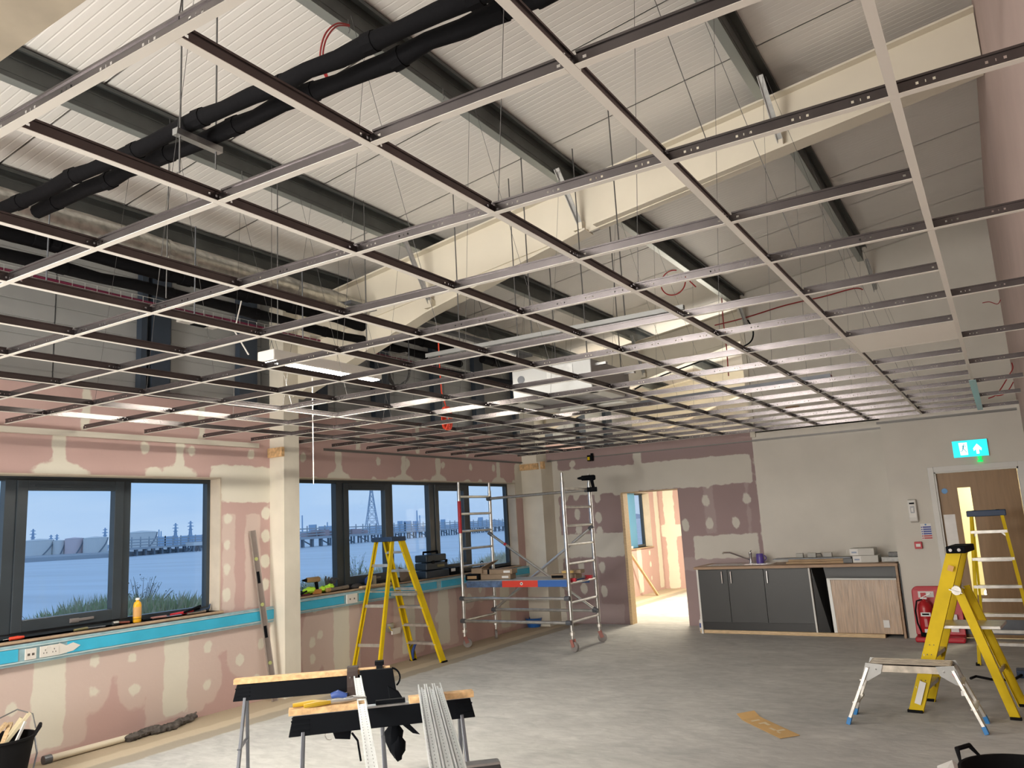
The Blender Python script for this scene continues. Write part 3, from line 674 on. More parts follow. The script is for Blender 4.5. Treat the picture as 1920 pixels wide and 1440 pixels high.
# condensate / refrigerant pipes from the cassette
p = aY(1010, 730, 6.3)
lagged('insulated_pipe', [Vector(q) for q in ((-3.5, 6.5, 2.86), (-3.8, 6.55, 2.95), (-4.3, 6.5, 3.1), (-5.0, 6.4, 3.3))], .03, 'black lagged pipe leaving the air-conditioning cassette')
# linear LED fitting, lit
lt = empty('linear_light', (-4.62, 4.0, 2.9), 'lit white linear batten light hung on chains above the grid', 'light')
lx0, lx1, ly0, ly1, lz = -4.72, -4.54, 4.10, 5.34, 2.965
MB().box(lx0, lx1, ly0, ly1, lz, lz+.085).build('body', mat('white_metal_body', (.72, .70, .66), .4), lt, bevel=.01)
MB().box(lx0+.02, lx1-.02, ly0+.03, ly1-.02, lz-.006, lz-.001).build('led_diffuser', mat('led_glow', (1, 1, 1), .5, emit=(1, .93, .80), es=LED), lt, label='glowing white LED diffuser strip')
MB().box(lx0+.01, lx1-.01, ly0+.005, ly0+.02, lz-.004, lz+.0).build('end_clip', M_chrome, lt)
for y in (ly0+.06, ly1-.1):
    b = MB()
    for k in range(2):
        xx = (lx0+lx1)/2; b.tube([(xx+(-.03 if k else .03), y, lz+.085), (xx, y, lz+.17)], .002, 5)
    b.tube([((lx0+lx1)/2, y, lz+.17), ((lx0+lx1)/2+.01, y, zroof(xx)-.02)], .0018, 5); b.build('chain', M_wire, lt)
# second unlit fitting on the cladding, high level
p = aX(345, 600, -6.5); e = empty('emergency_light', p, 'small black and white unlit emergency fitting by the cable basket', 'light')
MB().box(-6.62, -6.42, p.y, p.y+.42, p.z, p.z+.05).build('body', M_white, e, bevel=.005); MB().box(-6.60, -6.43, p.y+.14, p.y+.30, p.z-.006, p.z).build('lens', M_plblack, e)
# white pull cord
p = aZ(556, 880, 2.18); tag(MB().tube([(-4.95, 4.90, 2.07), (-4.95, 4.90, 3.1)], .004, 6).build('pull_cord', M_white), 'thin white cable hanging down through the grid beside the boxed column', 'cable')
tag(MB().tube([(-5.2, 4.35, 3.6), (-5.1, 4.2, 3.3), (-4.76, 4.05, 3.03)], .006, 6).build('flex', M_white), 'white flex feeding the lit batten light', 'cable')
# coils
def coil(name, c, rx, rz, n, r, m, label, ax=(1, 0, 0), cat='cable'):
    c = Vector(c); pts = []
    for i in range(n*18):
        t = 2*PI*i/18; q = 1+random.uniform(-.08, .08)
        pts.append(c+Vector(ax)*rx*math.cos(t)*q+Vector((0, 0, rz*math.sin(t)*q))+Vector((-ax[1], ax[0], 0))*.006*(i/18-n/2))
    return tag(MB().tube(pts, r, 5).build(name, m), label, cat)
coil('cable_coil', aY(748, 700, 7.5), .16, .15, 6, .007, M_wire, 'grey coil of cable hanging above the grid right of the lit fitting')
coil('cable_coil', aY(838, 784, 6.6), .040, .115, 13, .0055, M_redor, 'orange-red coil of flex hanging through the grid')
tag(MB().tube([aY(822, 640, 6.6), aY(825, 700, 6.6), aY(828, 735, 6.6), aY(836, 762, 6.6)], .007, 5).build('flex', M_redor), 'orange-red flex rising above its hanging coil', 'cable')
def cable(name, pts, r, m, label): return tag(MB().tube(spline(pts), r, 6).build(name, m), label, 'cable')
cable('red_cable', [Vector(q) for q in (aZ(655, 47, 4.55), aZ(632, 44, 4.5), aZ(611, 62, 4.4), aZ(601, 95, 4.2), aZ(603, 125, 4.05), aZ(614, 150, 3.95))], .005, M_red, 'red cable loop hanging from the third purlin behind the near black pipes')
cable('red_cable', [Vector(q) for q in (aZ(655, 49, 4.62), aZ(632, 49, 4.5), aZ(614, 69, 4.35), aZ(606, 97, 4.2), aZ(608, 125, 4.05), aZ(616, 150, 3.95))], .005, M_red, 'second strand of the red cable loop behind the near black pipes')
c0 = aY(1262, 530, 8.2)
cable('red_cable', arc(c0, (1, 0, 0), (0, 0, 1), .14, 1.2, 6.6, 16)+[c0+Vector((.25, 0, -.1))], .007, M_red, 'red cable loop hanging under the middle purlin near the far wall')
cable('red_cable', [aY(x, y, YF-.03) for x, y in ((1340, 610), (1400, 595), (1470, 573), (1540, 557), (1600, 541), (1618, 543))], .009, M_red, 'red cable clipped in a rising line across the upper far wall')
cable('red_cable', [aY(x, y, 11.2) for x, y in ((1353, 555), (1356, 600), (1362, 650), (1366, 705))], .008, M_red, 'red cable hanging straight down from the purlin end near the far wall')
cable('black_cable', [aY(x, y, 11.4) for x, y in ((1402, 600), (1412, 620), (1408, 640), (1385, 653), (1330, 672), (1240, 705), (1190, 730))], .011, M_plblack, 'black cable drooping from the knee brace along the far rafter')
cable('red_cable', [aY(x, y, 9.6) for x, y in ((1897, 680), (1899, 690), (1893, 702), (1870, 738), (1853, 747))], .006, M_red, 'red cable tail hanging from the right wall')
cable('red_cable', [aY(x, y, 9.9) for x, y in ((1900, 716), (1892, 730), (1880, 740), (1868, 742))], .006, M_red, 'second red cable tail on the right wall')
cable('wire_tail', [aY(x, y, 10.8) for x, y in ((1876, 562), (1870, 570), (1855, 566), (1842, 568))], .005, M_red, 'short wire tail sticking out of the right wall high up')
# small hooks on purlin flanges
for k, (x, y, z) in enumerate(((-2.95, 3.25, 4.67), (-2.95, 4.2, 4.67), (-4.66, 3.9, 4.44), (-4.66, 5.0, 4.44), (-2.95, 5.9, 4.67))):
    tag(MB().tube([(x, y, z), (x, y, z-.05), (x+.012, y, z-.07), (x, y, z-.09)], .003, 5).build('hook', M_wire), 'small wire hook clipped under the '+('third' if x > -3 else 'second')+' purlin from the windows, '+['nearest the top edge', 'second along', 'nearest the camera', 'farther along', 'farthest along'][k], 'hook', 'wire hooks under the purlins')
for k, (px, py, x, lab) in enumerate(((316, 330, -4.7, 'in the first bay'), (520, 470, -4.7, 'in the second bay'), (683, 440, -4.66, 'by the second purlin'))):
    p = aX(px, py, x); rod(x, p.y, 3.3, zroof(x)-.02, 'threaded rod hanging from the second purlin '+lab)

# ------------------------------------------------------------------ exit door, sign, wall fittings
dr = empty('door_1', (DX0, YP, 0), kind='structure')
b = MB(); w = .065
b.box(DX0-w, DX0, YP-.018, YP, 0, DZ+w).box(DX1, DX1+w, YP-.018, YP, 0, DZ+w).box(DX0, DX1, YP-.018, YP, DZ, DZ+w); b.build('architrave', M_trimw, dr, bevel=.004)
b = MB(); b.box(DX0-.012, DX0+.018, YP-.004, YP+.14, 0, DZ).box(DX1-.018, DX1+.012, YP-.004, YP+.14, 0, DZ).box(DX0, DX1, YP-.004, YP+.14, DZ-.018, DZ+.012); b.build('door_frame', M_trimw, dr)
vx0, vx1, vz0, vz1 = -.475, -.335, .50, 1.775; ly = YP+.05
b = MB(); b.box(DX0+.02, vx0, ly, ly+.045, .01, DZ-.02).box(vx1, DX1-.02, ly, ly+.045, .01, DZ-.02).box(vx0, vx1, ly, ly+.045, .01, vz0).box(vx0, vx1, ly, ly+.045, vz1, DZ-.02)
leaf = b.build('door_leaf', M_oak, dr)
MB().box(vx0, vx1, ly+.018, ly+.026, vz0, vz1).build('vision_panel', M_glass, leaf)
MB().box(DX0+.035, DX0+.16, ly-.003, ly, .95, 1.46).build('push_plate', mat('dusty_film_plate', (.40, .38, .36), .4, .3, var=.1), leaf)
MB().tube([(-.615, ly, 1.745), (-.615, ly-.003, 1.745)], .034, 20).build('fire_door_disc', mat('sign_blue', (.02, .12, .35), .4), leaf)
MB().tube([(-.615, ly-.003, 1.745), (-.615, ly-.004, 1.745)], .030, 20).box(-.63, -.60, ly-.005, ly-.004, 1.738, 1.742).build('disc_print', mat('sign_blue_light', (.05, .25, .55), .4), leaf)
MB().box(DX0+.02, DX1-.02, ly-.004, ly, .05, .22).build('kick_plate', M_greyleg, leaf)
# corridor behind the door
b = MB(); b.box(-1.3, 1.1, 13.6, 13.7, 0, 2.7); b.build('wall_corridor', mat('corridor_cream', (.78, .70, .46), .8), kind='structure')
MB().box(1.1, 1.2, YF, 13.7, 0, 2.7).box(-2.75, -2.7, YF+.16, 13.7, 0, 2.7).box(-2.75, -1.3, 13.6, 13.7, 0, 2.7).build('wall_corridor_side', MATS['corridor_cream'], kind='structure')
MB().box(-2.75, 1.2, YF+.16, 13.7, 2.7, 2.75).build('ceiling_corridor', M_white, kind='structure')
p = aY(1851, 1112, 12.4); e = empty('glass_reflection', p, 'glowing ball standing in for a lamp reflection in the door glass', 'light')
MB().blob(p, .035, .035, .045, 12, 0).build('lamp', mat('reflection_glow', (1, 1, 1), .5, emit=(1, .95, .8), es=14), e)  # emissive ball imitates a lamp's reflection in the glass
MB().tube([p, (p.x, 13.6, p.z)], .012, 6).build('bracket', M_white, e)
# exit sign
es = empty('exit_sign', (-.27, YP, 2.23), 'lit green running man exit sign above the oak door', 'sign')
sx0, sx1, sz0, sz1 = -.455, -.085, 2.135, 2.335; yy = YP-.035
MB().box(sx0-.004, sx1+.004, yy, YP, sz0-.004, sz1+.004).build('housing', M_white, es, bevel=.004)
MB().box(sx0, sx1, yy-.004, yy, sz0, sz1).build('sign_face', mat('exit_green_glow', (0, .5, .45), .4, emit=(.0, .60, .66), es=1.25), es)
GW = mat('exit_white_glow', (1, 1, 1), .4, emit=(.85, 1, 1), es=1.1); GD = mat('exit_dark_figure', (0, .2, .2), .4, emit=(0, .30, .36), es=.8)
pz = lambda pts, y: [(sx0+a, y, sz0+c) for a, c in pts]
MB().prism(pz([(.075, .025), (.155, .025), (.158, .175), (.068, .175)], yy-.004), (0, -.002, 0)).build('pictogram_door', GW, es)
b = MB(); y3 = yy-.006
b.prism(pz([(.118, .148), (.128, .148), (.130, .158), (.120, .160)], y3), (0, -.002, 0))
for a, c, w_ in (((.120, .143), (.108, .100), .014), ((.118, .140), (.146, .128), .006), ((.116, .138), (.092, .126), .006), ((.110, .104), (.132, .080), .008), ((.132, .080), (.142, .052), .007), ((.108, .102), (.100, .075), .008), ((.100, .075), (.078, .072), .007)):
    b.bar((sx0+a[0], y3-.001, sz0+a[1]), (sx0+c[0], y3-.001, sz0+c[1]), .002, w_, (1, 0, .01) if abs(a[0]-c[0]) < .001 else (0, 0, 1))
b.build('running_man', GD, es)
MB().prism(pz([(.245, .03), (.275, .03), (.275, .085), (.300, .065), (.305, .095), (.26, .150), (.215, .095), (.220, .065), (.245, .085)], yy-.004), (0, -.002, 0)).build('arrow', GW, es)
MB().lathe([(.010, 0), (.022, -.008), (.022, -.022), (.014, -.028), (.012, -.045), (.030, -.055), (.030, -.068), (.0, -.070)], (-.185, YP-.03, sz0), 14).build('indicator', mat('green_led', (0, .6, .1), .4, emit=(0, .75, .12), es=1.2), es, smooth=True)
# dispenser, fire notice, call point
ds = empty('soap_dispenser', (-.985, YP, 1.5), 'white wall soap dispenser left of the door frame', 'dispenser')
MB().prism([(-1.035, YP, 1.38), (-1.035, YP-.075, 1.40), (-1.035, YP-.085, 1.45), (-1.035, YP-.07, 1.66), (-1.035, YP, 1.67)], (.095, 0, 0)).build('body', M_white, ds, bevel=.012)
MB().box(-1.010, -.965, YP-.088, YP-.075, 1.50, 1.585).build('window', mat('dispenser_window', (.12, .12, .13), .3), ds); MB().box(-1.000, -.975, YP-.092, YP-.086, 1.515, 1.565).build('level_card', M_paper, ds)
MB().box(-1.015, -.96, YP-.086, YP-.074, 1.61, 1.628).build('label_print', M_plblack, ds)
nt_ = empty('fire_notice', (-.87, YP, 1.27), 'small fire action notice with blue and red bands beside the door frame', 'notice')
MB().box(-.930, -.812, YP-.004, YP-.0005, 1.175, 1.365).build('sheet', M_paper, nt_)
MB().tube([(-.872, YP-.004, 1.352), (-.872, YP-.006, 1.352)], .011, 14).build('symbol', MATS['sign_blue'], nt_)
for k in range(6):
    z = 1.322-k*.0265; MB().box(-.906, -.816, YP-.006, YP-.004, z-.009, z+.009).build('band', mat('notice_navy', (.03, .05, .30), .5) if k < 4 else mat('notice_red', (.42, .03, .04), .5), nt_)
    MB().box(-.926, -.912, YP-.006, YP-.004, z-.007, z+.007).build('symbol', MATS['notice_navy'] if k < 4 else MATS['notice_red'], nt_)
cp = empty('fire_call_point', (-.98, YP, 1.11), 'red break-glass call point below the fire notice', 'alarm')
MB().box(-1.022, -.937, YP-.045, YP, 1.065, 1.15).build('body', M_redst, cp, bevel=.006); MB().box(-1.005, -.955, YP-.049, YP-.044, 1.09, 1.125).build('glass_panel', M_paper, cp)

# ------------------------------------------------------------------ kitchen run
KX0, KX1, KY, KT = -3.80, -1.26, 11.10, .90
k_ = [(-3.80, -3.17), (-3.17, -2.70), (-2.70, -2.27)]
kl = empty('base_cabinet', (-3.8, KY, 0), 'charcoal sink base cabinet with doors under the oak worktop', 'cabinet')
MB().box(-3.80, -2.30, KY+.025, YF-.1, .14, KT-.03).box(-3.80, -2.30, KY+.06, KY+.08, 0, .14).build('body', M_kblack, kl)
MB().box(-3.825, -3.80, KY, YF-.1, 0, KT-.03).build('end_panel', M_white, kl)
for (a, c), hx in zip(((-3.795, -3.085), (-3.08, -2.705), (-2.70, -2.265)), (-3.135, -3.02, -2.655)):
    pass
doors = ((-3.795, -3.15, -3.245), (-3.145, -2.68, -3.095), (-2.675, -2.265, -2.62))
for a, c, hx in ((-3.80, -3.388, -3.46), (-3.384, -2.898, -3.335), (-2.894, -2.30, -2.845)):
    dd = MB().box(a, c, KY, KY+.022, .155, KT-.045).build('door', M_kdoor, kl, bevel=.002)
    MB().bar((hx, KY-.028, .845-.17), (hx, KY-.028, .835), .012, .012, (0, 1, 0)).box(hx-.006, hx+.006, KY-.028, KY, .69, .70).box(hx-.006, hx+.006, KY-.028, KY, .81, .82).build('handle', M_chrome, dd, bevel=.002)
MB().box(-3.80, -2.30, KY+.04, KY+.058, .005, .15).build('plinth', M_kblack, kl)
ep = empty('end_panel', (-1.26, KY, 0), 'tall narrow oak edged end panel closing the kitchen run', 'panel')
MB().box(-1.27, -1.245, KY-.02, YF-.05, 0, KT).build('panel', M_wtop, ep, bevel=.001); MB().box(-1.238, -1.222, KY+.04, YP-.005, .0, KT-.01).build('scribe_strip', M_kblack, ep)
wt = empty('worktop', (-2.5, KY, KT), 'oak effect kitchen worktop along the far wall', 'worktop')
MB().box(-3.85, -1.24, KY-.03, YF-.03, KT-.035, KT).build('top', M_wtop, wt, bevel=.003)
MB().box(-2.22, -1.275, KY+.25, KY+.27, .05, KT-.04).build('back_board', M_kdoor, wt)
sk = empty('sink', (-3.3, 11.4, KT), 'stainless inset sink with drainer and a chrome mixer tap', 'sink')
MB().box(-3.72, -2.85, 11.2, 11.66, KT, KT+.006).build('sink_top', M_chrome, sk, bevel=.003)
b = MB(); b.box(-3.66, -3.25, 11.26, 11.60, KT+.0062, KT+.007); b.build('bowl', mat('sink_bowl', (.35, .35, .36), .25, .9), sk)
for i in range(6): MB().box(-3.2, -2.9, 11.30+i*.05, 11.312+i*.05, KT+.006, KT+.009).build('drainer_rib', M_chrome, sk)
tp = [(-3.25, 11.62, KT), (-3.25, 11.62, KT+.10), ]
MB().lathe([(.026, 0), (.026, .015), (.020, .02), (.020, .11), (.024, .12), (.024, .15), (.0, .155)], (-3.18, 11.60, KT+.005), 14).build('tap_body', M_chrome, sk, smooth=True)
MB().tube([(-3.18, 11.60, KT+.05), (-3.28, 11.53, KT+.10), (-3.42, 11.44, KT+.17), (-3.50, 11.39, KT+.175), (-3.51, 11.385, KT+.155)], .012, 10).build('spout', M_chrome, sk, smooth=True)
MB().bar((-3.18, 11.60, KT+.16), (-3.15, 11.54, KT+.185), .012, .008).build('lever', M_chrome, sk)
mg = empty('mug', (-2.78, 11.5, KT), 'purple plastic jug on the worktop right of the sink', 'mug')
px_ = aY(1425, 1047, 11.5).x
MB().lathe([(.0, .0), (.050, .0), (.055, .05), (.050, .13), (.045, .14), (.040, .13), (.045, .02), (0, .015)], (px_, 11.5, KT), 16).build('body', mat('purple_plastic', (.10, .06, .30), .35), mg, smooth=True)
MB().tube(arc((px_+.05, 11.5, KT+.08), (1, 0, 0), (0, 0, 1), .035, -1.3, 1.3, 8), .007, 6).build('handle', MATS['purple_plastic'], mg); mg.location = (px_, 11.5, KT)
for ch in mg.children: ch.matrix_parent_inverse = Matrix.Translation(-Vector(mg.location))
def boxthing(name, x0, x1, y0, y1, z0, z1, m, label, cat='box', parts=(), group=None, rot=0):
    c = Vector(((x0+x1)/2, (y0+y1)/2, z0)); e = empty(name, c, label, cat, group)
    MB().box(x0, x1, y0, y1, z0, z1).build('body', m, e, bevel=.003)
    for (n, a, bb, mm) in parts: MB().box(*a, *bb).build(n, mm, e) if False else MB().box(a[0], a[1], a[2], a[3], a[4], a[5]).build(n, mm, e)
    if rot: e.rotation_euler[2] = rot
    return e
def onWT(x, y=11.45): return aY(x, 1050, y).x
xa, xb_ = onWT(1478), onWT(1595)
boxthing('timber_offcut', xa, xb_, 11.3, 11.5, KT+.001, KT+.028, M_card, 'brown flat pack board lying on the worktop, bottom of the pile', 'board')
boxthing('timber_offcut', xa+.03, xb_-.02, 11.32, 11.5, KT+.03, KT+.06, M_card, 'brown flat pack board on the pile, second from the bottom', 'board')
boxthing('shelf_board', onWT(1455), onWT(1600), 11.28, 11.52, KT+.062, KT+.075, M_greyleg, 'thin dark grey board lying on top of the worktop pile', 'board')
boxthing('dark_block', onWT(1585), onWT(1602), 11.28, 11.5, KT+.001, KT+.060, M_kblack, 'dark block at the right end of the worktop pile', 'box')
for k, (a, c) in enumerate(((1495, 1508), (1516, 1532), (1546, 1562))):
    boxthing('socket_box', onWT(a), onWT(c), 11.40, 11.46, KT+.077, KT+.135, mat('grey_backbox', (.42, .41, .38), .6), ['left', 'middle', 'right'][k]+' small grey socket box on top of the worktop pile', 'box')
tag(MB().tube([(onWT(1531), 11.43, KT+.125), (onWT(1541), 11.43, KT+.125), (onWT(1543), 11.43, KT+.08)], .006, 6).build('hex_key', M_wire), 'bent black metal key between the small grey boxes', 'tool')
M_wbox = mat('white_box_card', (.55, .54, .50), .6, var=.05)
for k, z in enumerate((KT+.001, KT+.092)):
    e = empty('white_carton', (onWT(1630), 11.4, z), ['lower', 'upper'][k]+' white carton stacked at the right end of the worktop', 'box', 'white cartons on the worktop')
    x0, x1 = onWT(1603+k*-4), onWT(1650-k*6); MB().box(x0, x1, 11.30, 11.60, z, z+.088).build('carton', M_wbox, e, bevel=.003)
    MB().box(x0-.002, x0+.10, 11.296, 11.30, z+.006, z+.082).build('label_print', M_paper, e); MB().box(x0+.02, x0+.08, 11.294, 11.296, z+.03, z+.05).build('barcode', mat('faded_blue_print', (.30, .36, .48), .5), e)
boxthing('bagged_fitting', onWT(1655), onWT(1690), 11.35, 11.6, KT+.001, KT+.06, mat('grey_bag', (.34, .34, .32), .35, var=.2, vs=30), 'grey bagged fitting at the far right corner of the worktop', 'bag')
boxthing('bracket_pack', onWT(1668), onWT(1692), 11.4, 11.55, KT+.062, KT+.115, mat('dark_mesh', (.13, .13, .13), .5, var=.4, vs=50), 'dark bracket pack on the grey bag at the worktop corner', 'box')
# leaning boards under the worktop
e = empty('laminate_panel', (-2.2, KY, 0), 'black laminate panel leaning under the worktop with a pale front edge', 'panel')
MB().hexa([(-2.295, KY-.01, .0), (-2.285, KY+.30, .0), (-2.305, KY+.30, KT-.04), (-2.315, KY-.01, KT-.04)], [(-2.275, KY-.01, .0), (-2.265, KY+.30, .0), (-2.285, KY+.30, KT-.04), (-2.295, KY-.01, KT-.04)]).build('pale_edge', M_trimw, e)
MB().hexa([(-2.27, KY+.02, .0), (-2.12, KY+.05, .0), (-2.16, KY+.28, KT-.04), (-2.28, KY+.02, KT-.04)], [(-2.27, KY+.05, .0), (-2.12, KY+.08, .0), (-2.16, KY+.3, KT-.04), (-2.28, KY+.05, KT-.04)]).build('black_panel', M_kblack, e)
e = empty('wrapped_board', (-1.6, KY, 0), 'plastic wrapped brown boards leaning under the worktop', 'board')
MB().hexa([(-2.06, KY+.02, .04), (-1.28, KY+.02, .04), (-1.28, KY+.06, .70), (-2.09, KY+.06, .71)], [(-2.06, KY+.08, .04), (-1.28, KY+.08, .04), (-1.28, KY+.12, .70), (-2.09, KY+.12, .71)]).build('board', M_wrap, e, bevel=.006)
MB().hexa([(-2.08, KY+.012, .04), (-2.04, KY+.012, .04), (-2.07, KY+.052, .715), (-2.11, KY+.052, .715)], [(-2.08, KY+.09, .04), (-2.04, KY+.09, .04), (-2.07, KY+.13, .715), (-2.11, KY+.13, .715)]).build('film_edge', M_clear, e)
b = MB(); b.bar((-2.10, KY+.055, .715), (-1.28, KY+.055, .705), .08, .02); b.build('film_fold', M_clear, e)
MB().box(-1.49, -1.42, KY+.012, KY+.02, .12, .21).build('label_sheet', M_paper, e)
e = empty('timber_batten', (-2.6, KY, 0), 'long planed timber batten lying on the floor in front of the cabinets', 'timber')
p0 = aZ(1316, 1186); p1 = aZ(1662, 1196); MB().bar(p0+Vector((0, -.03, .025)), (p1.x, p1.y-.03, .025), .045, .045).build('timber', M_timber, e, bevel=.003)
e = empty('detergent_bottle', (-3.86, 11.3, 0), 'small white and blue bottle beside the cabinet end', 'bottle')
MB().lathe([(.035, 0), (.035, .14), (.015, .17), (.015, .20), (0, .20)], (-3.90, 11.35, 0), 12).build('bottle', M_white, e, smooth=True); MB().box(-3.92, -3.88, 11.31, 11.317, .05, .11).build('label', M_blue, e)

# extinguisher on its stand
st = empty('extinguisher_stand', (-.88, 10.95, 0), 'red moulded double extinguisher stand against the door wall', 'stand')
xs0, xs1 = -1.125, -.60
poly = []
for cx_, cz_, a0 in ((xs1-.07, .55, 0), (xs0+.07, .55, PI/2)):
    for q in range(6): t = a0+q*PI/10; poly.append((cx_+.07*math.cos(t), 11.08, cz_+.07*math.sin(t)))
poly += [(xs0, 11.02, .06), (xs1, 11.02, .06)]
MB().prism(poly, (0, .035, 0)).build('backboard', M_redst, st, bevel=.008)
MB().box(xs0, xs1, 10.80, 11.10, 0, .06).build('tray', M_redst, st, bevel=.02)
MB().box(xs0+.07, xs0+.24, 11.070, 11.079, .44, .56).build('id_sign', M_paper, st); MB().box(xs0+.095, xs0+.155, 11.066, 11.070, .455, .545).build('sign_print', mat('notice_red2', (.5, .04, .05), .5), st)
MB().box(xs0+.31, xs0+.48, 11.070, 11.079, .44, .56).build('id_sign', M_paper, st); MB().box(xs0+.33, xs0+.39, 11.066, 11.070, .455, .545).build('sign_print', MATS['notice_red2'], st)
MB().box(xs0+.38, xs0+.46, 10.99, 11.0, .10, .30).build('white_label', M_paper, st)
ex = empty('fire_extinguisher', (-.985, 10.88, .06), 'red fire extinguisher standing on the left side of the red stand', 'extinguisher')
MB().lathe([(0, 0), (.070, 0), (.078, .015), (.078, .32), (.070, .36), (.045, .395), (.022, .41), (.022, .43)], (-.985, 10.88, .065), 20).build('cylinder', M_ext, ex, smooth=True)
MB().lathe([(.080, 0), (.080, .05)], (-.985, 10.88, .065), 20).build('base_ring', M_plblack, ex)
MB().box(-1.03, -.925, 10.797, 10.80, .30, .345).build('white_label', M_paper, ex); MB().box(-1.015, -.94, 10.795, 10.797, .315, .333).build('label_print', M_plblack, ex); MB().box(-1.01, -.93, 10.797, 10.802, .115, .155).build('white_label', M_paper, ex)
MB().box(-1.0, -.97, 10.798, 10.802, .18, .27).build('instruction_print', mat('faint_pink', (.55, .2, .2), .5), ex)
MB().box(-1.02, -.95, 10.86, 10.90, .49, .51).bar((-1.0, 10.87, .51), (-.90, 10.85, .56), .02, .008).build('valve_handle', M_chrome, ex)
MB().tube([(-1.0, 10.87, .49), (-1.06, 10.85, .47), (-1.085, 10.84, .36), (-1.08, 10.84, .22), (-1.05, 10.83, .12), (-1.04, 10.83, .08)], .010, 8).build('hose', M_rubber, ex, smooth=True)

p = aY(1486, 766, YF-.04); tag(MB().box(p.x-.09, p.x+.09, YF-.08, YF-.001, p.z-.03, p.z+.03).build('timber_block', mat('dark_timber', (.28, .17, .09), .7)), 'small brown timber block on the far wall just above the ceiling tees', 'timber')

# ------------------------------------------------------------------ sawhorses
def sawhorse(a, c, h, label, osb=((0, 1),), dark=M_plblack, legm=M_greyleg):
    a = Vector(a); c = Vector(c); d = (c-a).normalized(); n = Vector((-d.y, d.x, 0)); L = (c-a).length
    e = empty('sawhorse', ((a+c)/2).xy.to_3d(), label, 'sawhorse')
    up = Vector((0, 0, 1)); H = Vector((0, 0, h))
    P = lambda t, s, z: a+d*t+n*s+up*z
    # black beam, tapered section with chamfered ends
    sec = [(-.030, h-.032), (.030, h-.032), (.052, h-.125), (-.052, h-.125)]
    MB().hexa([P(.02 if z > h-.1 else 0, s, z) for s, z in sec], [P(L-.02 if z > h-.1 else L, s, z) for s, z in sec]).build('beam', dark, e, bevel=.004)
    b = MB()
    for k in range(3):
        z = h-.055-k*.022
        for s in (-1, 1): b.hexa([P(.012, s*(.034+k*.005), z-.003), P(.012, s*(.04+k*.005), z-.003), P(.012, s*(.04+k*.005), z+.003), P(.012, s*(.034+k*.005), z+.003)], [P(.10, s*(.034+k*.005), z-.003), P(.10, s*(.04+k*.005), z-.003), P(.10, s*(.04+k*.005), z+.003), P(.10, s*(.034+k*.005), z+.003)])
        for s in (-1, 1): b.hexa([P(L-.10, s*(.034+k*.005), z-.003), P(L-.10, s*(.04+k*.005), z-.003), P(L-.10, s*(.04+k*.005), z+.003), P(L-.10, s*(.034+k*.005), z+.003)], [P(L-.012, s*(.034+k*.005), z-.003), P(L-.012, s*(.04+k*.005), z-.003), P(L-.012, s*(.04+k*.005), z+.003), P(L-.012, s*(.034+k*.005), z+.003)])
    b.build('end_ribs', dark, e, kind='stuff')
    for t0, t1 in osb:
        MB().hexa([P(t0*L, -.032, h-.03), P(t0*L, .032, h-.03), P(t0*L, .032, h), P(t0*L, -.032, h)], [P(t1*L, -.032, h-.03), P(t1*L, .032, h-.03), P(t1*L, .032, h), P(t1*L, -.032, h)]).build('top_board', M_osb, e, bevel=.002)
    if len(osb) != 1 or osb[0] != (0, 1):
        MB().hexa([P(.02, -.028, h-.034), P(.02, .028, h-.034), P(.02, .028, h-.024), P(.02, -.028, h-.024)], [P(L-.02, -.028, h-.034), P(L-.02, .028, h-.034), P(L-.02, .028, h-.024), P(L-.02, -.028, h-.024)]).build('metal_top', M_galv, e)
    for t, q in ((.07, -.03), (L-.07, .03)):
        for s in (-1, 1):
            b = MB(); p1 = P(t, s*.035, h-.11); p0 = P(t+q, s*.26, .012)
            b.bar(p0, p1, .032, .018, d).build('leg', legm, e, bevel=.003)
            MB().bar(p0+Vector((0, 0, -.012)), p0+Vector((0, 0, .03)), .04, .03, d).build('foot', M_rubber, e)
        MB().bar(P(t+q*.5, -.15, .42), P(t+q*.5, .15, .42), .02, .006).build('spreader', legm, e)
    return e
s1 = sawhorse((-4.20, 3.47, 0), (-3.47, 4.08, 0), .80, 'far black sawhorse with a full-length chipboard top, at the window side')
s2 = sawhorse((-3.19, 2.97, 0), (-2.52, 3.62, 0), .80, 'middle black sawhorse with a split chipboard top carrying the metal channels', osb=((0, .40), (.64, 1)))
s3 = sawhorse((-2.52, 2.14, 0), (-1.815, 2.80, 0), .765, 'nearest grey sawhorse without a wooden top, at the bottom edge', osb=(), dark=mat('grey_sawhorse', (.055, .06, .065), .45))
